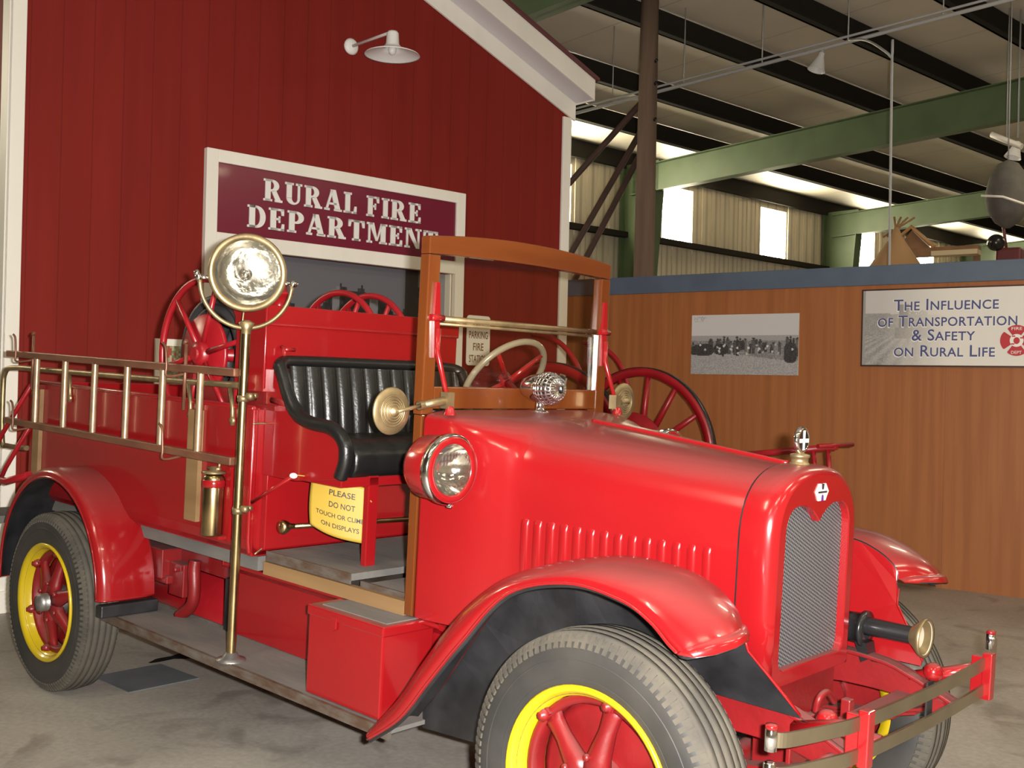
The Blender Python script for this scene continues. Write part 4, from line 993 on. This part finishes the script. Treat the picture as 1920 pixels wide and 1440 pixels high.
part(MB().tube(cr([lc-Z*.15-ld*.03, Vector((PX-.03, PY, 1.76)), Vector((PX-.028, PY, 1.5)), Vector((PX-.03, PY+.01, 1.40))], 6), .004, 6), 'lamp_wire', BRASSD, lm)

# ---- horn and bumper
hc = Vector((3.535, .36, .888))
hn = part(MB().lathe([(-.05, 0), (-.048, .045), (.0, .050), (.028, .050), (.03, .06), (.042, .06), (.044, .03)], hc, X, 28), 'horn', BLK)
part(MB().lathe([(.03, .030), (.19, .028), (.195, .028)], hc+Z*.012, X, 22), 'horn_trumpet', BLK, hn)
part(MB().lathe([(.19, .028), (.198, .034), (.225, .060), (.238, .062), (.236, .056), (.21, .03), (.19, .0)], hc+Z*.012, X, 30), 'horn_bell', BRASSD, hn)
part(MB().lathe([(.20, .006), (.205, .022), (.222, .044), (.2345, .054)], hc+Z*.012, X, 30), 'horn_throat', mat('pearly_horn_throat', (.42, .36, .27), .35, .2), hn)
part(MB().prism([(3.55, .33, .85), (3.59, .33, .85), (3.60, .33, .80), (3.575, .33, .785)], (0, .06, 0)).lathe([(0, .012), (.02, .012), (.02, 0)], (3.60, .36, .80), X, 8), 'horn_bracket', BLK, hn)
part(MB().tube(cr([(3.50, .33, .89), (3.50, .30, .84), (3.50, .28, .78)], 4), .004, 6), 'horn_wire', BLK, hn)
bp = empty('bumper'); bp.parent = TK
def bar(zc, hgt):
    pts = cr([(3.845, -.735), (3.868, -.70), (3.905, -.56), (3.925, -.44), (3.935, -.2), (3.938, 0), (3.935, .2), (3.925, .44), (3.905, .56), (3.868, .70), (3.845, .735)], 5)
    mb = MB(); rings = []
    for x, y in pts: rings.append([Vector((x, y, zc-hgt/2)), Vector((x+.008, y, zc-hgt/2)), Vector((x+.008, y, zc+hgt/2)), Vector((x, y, zc+hgt/2))])
    mb.loft(rings, 0, False); return mb
bm_ = bar(.846, .036); o1 = part(bm_, 'upper_bar', NICK); o1.parent = bp
o1 = part(bar(.764, .036), 'lower_bar', NICK); o1.parent = bp
for sg in (-1, 1):
    mb = MB().lathe([(0, 0), (0, .015), (.052, .015), (.056, .010), (.056, 0)], (3.842, sg*.738, .820), Z, 18).lathe([(0, 0), (0, .015), (.052, .015), (.056, .010), (.056, 0)], (3.842, sg*.738, .738), Z, 18)
    o1 = part(mb, 'bar_eye', CHR); o1.parent = bp
    o1 = part(MB().lathe([(-.006, 0), (-.006, .0152), (.004, .0152), (.006, 0)], (3.842, sg*.738, .878), Z, 18), 'eye_bolt', RED); o1.parent = bp
    o1 = part(MB().lathe([(0, 0), (0, .013), (.07, .013), (.07, 0)], (3.842, sg*.738, .668), Z, 14), 'eye_bolt', RED); o1.parent = bp
    o1 = part(MB().box((3.925, sg*.435-.018, .735), (3.955, sg*.435+.018, .880)).box((3.89, sg*.435-.012, .75), (3.93, sg*.435+.012, .865)), 'bumper_clamp', RED, bevel=.004); o1.parent = bp
    o1 = part(MB().tube([(3.72, sg*.38, .76), (3.84, sg*.40, .80), (3.90, sg*.43, .82)], .022, 8).sphere((3.80, sg*.36, .80), .03, 8), 'bumper_arm', RED); o1.parent = bp
o1 = part(MB().box((3.925, -.02, .742), (3.930, .02, .868)), 'plate_bracket', BLKU); o1.parent = bp
part(MB().box((2.6, -.30, .62), (3.4, .30, .86)), 'engine_block', REDC, bevel=.02)

# ================================================================ things resting or hanging on the truck
def on_truck(name, loc):
    e = empty(name); e.matrix_world = TKM @ Matrix.Translation(Vector(loc)); e.matrix_basis = TKM @ Matrix.Translation(Vector(loc)); return e
def tpart(mb, name, m, root, **k):
    o = mb.build(name, m, root, **k); o.matrix_parent_inverse = root.matrix_basis.inverted() @ TKM; return o
ldr = on_truck('ladder', (0.4, -.66, 1.25)); tag(ldr, 'brown wooden ladder hung along the fire truck bed side', 'ladder')
for z in (1.600, 1.252): tpart(MB().box((-.69, -.675, z-.0165), (1.425, -.648, z+.0165)), 'side_rail', LADR, ldr, bevel=.004)
for x in (-.345, -.035, .265, .568, .872, 1.168): tpart(MB().lathe([(0, .015), (.325, .015)], (x, -.661, 1.265), Z, 14), 'rung', RUNGM, ldr)
exg = on_truck('fire_extinguisher', (1.215, -.605, .92)); tag(exg, 'small brass hand extinguisher strapped to the truck bed side', 'fire extinguisher')
tpart(MB().lathe([(0, 0), (0, .040), (.006, .043), (.235, .043), (.245, .038), (.25, .030), (.252, 0)], (1.215, -.608, .927), Z, 28), 'cylinder', BRASS, exg)
tpart(MB().lathe([(0, .044), (.004, .047), (.026, .047), (.03, .044)], (1.215, -.608, 1.125), Z, 28), 'strap', RED, exg)
tpart(MB().lathe([(0, .036), (.004, .048), (.010, .048), (.014, .02), (.03, .016), (.032, 0)], (1.215, -.608, 1.178), Z, 20).tube([(1.215-.03, -.62, 1.20), (1.215+.03, -.60, 1.20)], .006, 8).tube([(1.235, -.60, 1.20), (1.24, -.60, 1.225)], .006, 8), 'handle', BRASSD, exg)
tpart(MB().box((1.25, -.574, .91), (1.285, -.5625, 1.21)).box((1.165, -.612, .915), (1.27, -.5625, .928)), 'bracket', RED, exg)

# yellow paper notice on a string
nv = on_truck('paper_notice', (1.78, -.41, 1.0)); tag(nv, 'yellow PLEASE DO NOT TOUCH paper hung in the cab doorway', 'notice')
PA = Vector((1.683, -.470, 0)); PD = Vector((.186, .118, 0)); PN = Vector((.54, -.84, 0)).normalized()
def paper(u, v):                                            # u along, v up, both 0..1; lower corner curls
    z = 1.217-.032*u - (1-v)*(.215+.0*u) - .0
    curl = (1-u)**3*(1-v)**2; bow = .018*sin(PI*u)
    return PA + PD*u + PN*(bow+.010*curl) + UP*(z+.030*curl) + PD*(.05*(1-u)*sin(PI*v)*0-.06*(1-u)*(1-v)*v*2+.02*curl)
rows = [[paper(i/16, j/16) for i in range(17)] for j in range(17)]
tpart(MB().loft(rows, 0, True, False, False), 'sheet', YPAP, nv, solid=.0008)
for tx, u0, wd_, v0, hh in (('PLEASE', .60, .46, .80, .105), ('DO NOT', .61, .46, .585, .105), ('TOUCH OR CLIMB', .57, .86, .385, .085), ('ON DISPLAYS', .58, .68, .20, .085)):
    v, f = text2d(tx, wd_, hh, bold=.012); tpart(MB().add([paper(u0+x, v0+y)+PN*.0022 for x, y in v], f), 'lettering', INK, nv)
tpart(MB().tube([Vector((1.665, -.545, 1.222)), paper(.06, .985)], .002, 6).tube([paper(.97, .93)+PN*.002, Vector((1.905, -.352, 1.135))], .002, 6), 'string', YPAP, nv)

# ================================================================ hose cart by the display wall
pl = MB().obox(Vector((-.95, 2.30, 0)), (2.3, 0, 0), (0, 2.25, 0), (0, 0, .30)); pl = pl.build('display_plinth', TAN, bevel=.01)
tag(pl, 'low timber plinth carrying the red hose cart', 'plinth')
ct = empty('hose_cart', (.2, 3.4, .30)); tag(ct, 'red two-wheeled hose cart with tall spoked wheels by the brown wall', 'hose cart')
cw_ = lambda mb, nm, m=REDC, par=None, **k: (inroot(mb.build(nm, m, **k), ct) if par is None else mb.build(nm, m, par, **k))
for hx_, hy_, hz_, rr in ((.085, 3.97, 1.00, .70), (.20, 2.72, 1.00, .70)):
    c = Vector((hx_, hy_, hz_)); mb = MB()
    mb.lathe([(-.026, rr-.075), (-.026, rr-.01), (.026, rr-.01), (.026, rr-.075), (-.026, rr-.075)], c, Y, 72)
    for k in range(14):
        a = 2*PI*k/14+.12; u = Vector((cos(a), 0, sin(a))); mb.tube([c+u*.10, c+u*(rr*.55), c+u*(rr-.05)], [.030, .024, .020], 8)
    mb.lathe([(-.09, .0), (-.09, .05), (-.05, .085), (.05, .085), (.09, .05), (.09, 0)], c, Y, 24)
    wv = cw_(mb, 'cart_wheel')
    cw_(MB().lathe([(-.024, rr-.011), (-.024, rr-.004), (.024, rr-.004), (.024, rr-.011), (-.024, rr-.011)], c, Y, 72), 'tire_band', BLK, wv)
    cw_(MB().lathe([(-.012, 0), (-.012, .34), (.012, .34), (.012, 0)], c-Y*.13, Y, 44), 'reel_end', REDC)
cw_(MB().tube([(.20, 2.62, 1.00), (.085, 4.06, 1.00)], .03, 12), 'axle')
cw_(MB().lathe([(0, .12), (.85, .12)], (.175, 2.95, 1.0), Vector((-.07, 1, 0)), 24), 'reel_drum')
for yy in (2.85, 3.83):
    mb = MB(); mb.tube([(.3, yy, .92), (1.15, 3.40+(yy-3.40)*.3, 1.05)], .022, 8); cw_(mb, 'shaft_brace')
    gx = -.185 if yy > 3 else .335; yg = 4.08 if yy > 3 else 2.85
    pts = [(gx-.42, yg, 1.90), (gx-.20, yg, 1.855), (gx-.03, yg, 1.72), (gx+.06, yg, 1.52), (gx+.05, yg, 1.25), (.12, yg, 1.0)]
    cw_(MB().tube(cr(pts, 5), .020, 8), 'hose_guard')
mb = MB(); mb.tube([(.9, 3.40, 1.03), (2.02, 3.40, 1.185)], .022, 10); cw_(mb, 'tow_bar')
mb = MB(); mb.tube([(1.98, 3.22, 1.19), (2.04, 3.58, 1.195)], .014, 8)
for x_ in (1.78, 1.86, 1.96): mb.tube([(x_, 3.40, 1.16), (x_+.01, 3.40, 1.05), (x_+.035, 3.40, 1.02)], .016, 8)
mb.box((1.80, 3.36, .99), (1.95, 3.44, 1.06)); cw_(mb, 'tow_handle')
cw_(MB().tube([(1.25, 3.40, 1.07), (1.25, 3.40, .305)], .018, 8).lathe([(0, .06), (.012, .06), (.014, 0)], (1.25, 3.40, .30), Z, 16), 'prop_leg')

# drip plate and oil spot under the truck
dp = MB().box((-.095, -.43, 0), (.285, -.05, .004)).build('drip_plate', mat('grey_sheet_metal', (.125, .145, .155), .55, .1, col2=(.10, .12, .13)), bevel=.001)
tag(dp, 'flat grey square plate on the floor beside the rear wheel', 'plate')
oil = MB(); pts = []
for k in range(26):
    a = 2*PI*k/26; r = 1+.25*sin(3*a)+.18*sin(5*a+1)
    pts.append((-.17+.055*cos(a)*r, .10+.15*sin(a)*r, .0015))
oil.add(pts, [tuple(range(26))]); oil = oil.build('oil_stain', mat('black_oil', (.006, .006, .006), .8, spec=.1)); tag(oil, 'black oil patch on the concrete under the truck', 'stain')

# ================================================================ behind and above the display wall
BW = lambda a, d, z: WW(a, -d, z)
pp = empty('timber_pole', BW(-3.88, 1.6, 0)); tag(pp, 'tall weathered timber pole with sloping braces behind the brown wall', 'pole')
inroot(MB().loft([[BW(-3.88+r*cos(2*PI*k/18), 1.6+r*sin(2*PI*k/18), z) for k in range(18)] for z, r in ((0, .125), (3, .115), (5.2, .103), (6.00, .10))]).build('shaft', POLE), pp)
for (a0, z0), (a1, z1) in (((-3.97, 4.72), (-7.05, 2.05)), ((-3.97, 4.39), (-6.92, .06)), ((-3.96, 4.15), (-6.45, .06))):
    inroot(MB().tube([BW(a0, 1.6, z0), BW(a1, 1.6, z1)], .036, 8).build('brace', RUST), pp)
inroot(MB().tube([BW(-7.05, 1.6, 0), BW(-7.05, 1.6, 2.2)], .05, 10).build('brace_post', RUST), pp)
for z in (4.9, 5.15, 4.5): inroot(MB().tube([BW(-3.79, 1.58, z), BW(-3.75, 1.56, z+.02)], .016, 6).build('bolt', BLK), pp)

# lighting track slung under the purlins with two spotlights, and the rod it feeds
tr = empty('lighting_track', BW(-3, 3, 5.3)); tag(tr, 'grey conduit lighting track running under the roof purlins', 'track')
t0, t1 = BW(-6.3, 2.55, 4.94), BW(.6, 2.55, 5.56)
inroot(MB().tube([t0, t1], .022, 8).build('conduit', GREYM), tr); inroot(MB().tube([t0+UP*.05+WN*.03, t1+UP*.05+WN*.03], .014, 8).build('feed_cable', GREYM), tr)
for k in range(7):
    p = t0+(t1-t0)*((k+.4)/7); tt = (p-F0).dot(FN)
    inroot(MB().tube([p, Vector((p.x, p.y, RZ(tt)-.005))], .007, 6).build('hanger', GREYM), tr)
for k, (a_, lab) in enumerate(((-2.25, 'clear glass spotlight on the track above the photo print'), (-.05, 'white spotlight hanging on its own stem beyond the grey canvas shape'))):
    kk = (a_+6.3)/6.9; p = t0+(t1-t0)*kk
    sp = empty('spotlight', tuple(p)); tag(sp, lab, 'spotlight', 'roof spotlights')
    if k:                                                   # this one hangs on its own stem farther back
        p = BW(-.745, 5, 4.64); sp.location = p; top_ = RZ((p-F0).dot(FN))-.02
        inroot(MB().tube([p, Vector((p.x, p.y, top_))], .010, 8).build('stem', GREYM), sp)
    else: inroot(MB().tube([p, p-UP*.06], .018, 8).build('stem', GREYM), sp)
    inroot(MB().lathe([(0, .03), (.04, .035), (.10, .06), (.19, .095), (.20, .10)], p-UP*.05, Vector((-.25, -.2, -1)), 20).build('glass_shade', WHLAMP if k else mat('frosted_shade', (.62, .62, .60), .2)), sp)
rd = empty('hanging_rod', BW(-1.07, 1.3, 3)); tag(rd, 'thin grey rod hanging from the roof behind the brown wall', 'rod')
rp = BW(-1.63, 3, 0); tt = (rp-F0).dot(FN)
inroot(MB().tube(cr([BW(-1.9, 2.40, 5.30), BW(-1.55, 1.9, 5.10), BW(-1.20, 1.36, 4.80), BW(-1.10, 1.3, 4.68), BW(-1.095, 1.3, 4.5), BW(-1.05, 1.3, .02)], 4), .0125, 8).build('rod', GREYM), rd)

# exhibits showing over the wall top
tp = empty('canvas_tent', BW(-1.7, 3.2, 0)); tag(tp, 'tan pointed canvas wigwam peaking above the blue wall cap', 'tent')
mb = MB(); n = 24; apx = BW(-1.63, 3.3, 3.42)
mb.loft([[BW(-1.70+r*cos(2*PI*k/n), 3.3+r*.8*sin(2*PI*k/n), z)+ (apx-BW(-1.70, 3.3, 3.42))*(z/3.42) for k in range(n)] for z, r in ((0, 1.9), (2.0, .85), (2.9, .33), (3.30, .06), (3.40, .025))])
inroot(mb.build('canvas', mat('tan_canvas', (.34, .20, .09), .8, bump=.2, bscale=10)), tp)
for k in range(4): inroot(MB().tube([BW(-1.63-.05*k, 3.3, 3.3), BW(-1.60+.06*(k-1), 3.3+.05*k, 3.52)], .012, 6).build('pole_tip', TAN), tp)
fr_ = empty('timber_rack', BW(-1.8, 5.4, 0)); tag(fr_, 'orange-brown timber rack with a little gable above the blue wall cap', 'rack')
inroot(MB().obox(BW(-2.23, 5.4, 3.31), WD*1.0, WN*.14, UP*.11).build('beam', TAN), fr_)
inroot(MB().prism([BW(-2.24, 5.4, 3.42), BW(-1.82, 5.4, 3.42), BW(-2.05, 5.4, 3.66)], WN*.10).build('gable', TAN), fr_)
inroot(MB().tube([BW(-2.34, 5.27, 3.45), BW(-2.05, 5.27, 3.70), BW(-1.76, 5.27, 3.42)], .028, 8).build('gable_board', mat('light_timber', (.45, .24, .09), .5)), fr_)
for a_ in (-2.20, -1.32): inroot(MB().obox(BW(a_, 5.48, 0), WD*.07, WN*.07, UP*3.33).build('leg', TAN), fr_)
inroot(MB().obox(BW(-1.75, 5.3, 3.29), WD*.55, WN*.2, UP*.06).build('shelf', mat('pale_straw', (.55, .45, .28), .8)), fr_)
db = empty('hanging_canvas', BW(-.42, 3, 3.6)); tag(db, 'grey canvas-covered oval shape hanging under the roof above the exhibit board', 'hanging exhibit')
mb = MB(); rings = []
for z, rx in ((3.97, .02), (3.93, .10), (3.82, .17), (3.66, .21), (3.56, .215), (3.45, .19), (3.33, .12), (3.27, .03)):
    rings.append([BW(-.42+rx*cos(2*PI*k/24), 3+rx*.9*sin(2*PI*k/24), z) for k in range(24)])
mb.loft(rings); inroot(mb.build('cover', CLOTH), db)
inroot(MB().tube([BW(-.64, 2.85, 3.60), BW(-.42, 2.79, 3.56), BW(-.18, 2.85, 3.46)], .012, 8).build('band', WHITE), db)
inroot(MB().tube([BW(-.42, 3, 3.95), BW(-.42, 3, 6.05)], .006, 6).build('wire', GREYM), db)
dm = empty('red_machine', BW(-.92, 5.4, 0)); tag(dm, 'dark red machine head with a thin mast above the blue cap', 'machine')
inroot(MB().obox(BW(-1.05, 5.35, 0), WD*.30, WN*-.3, UP*3.38).build('body', DISPL, bevel=.03), dm)
inroot(MB().sphere(BW(-1.02, 5.25, 3.43), .105, 10).build('head', BLK), dm)
inroot(MB().tube([BW(-.93, 5.4, 3.36), BW(-.99, 5.4, 3.74)], .018, 8).build('mast', DISPL), dm)
fx = empty('strip_light', BW(-.95, 4.5, 4.4)); tag(fx, 'pale strip light fitting hung along a purlin', 'strip light')
c0, c1 = BW(-.95, 4.6, 4.62), BW(-.62, 4.6, 4.44)
inroot(MB().tube([c0, c1], .07, 8, flat=.5).build('body', WHITE), fx); inroot(MB().tube([(c0+c1)/2, (c0+c1)/2+UP*1.55], .008, 6).build('hanger', GREYM), fx)
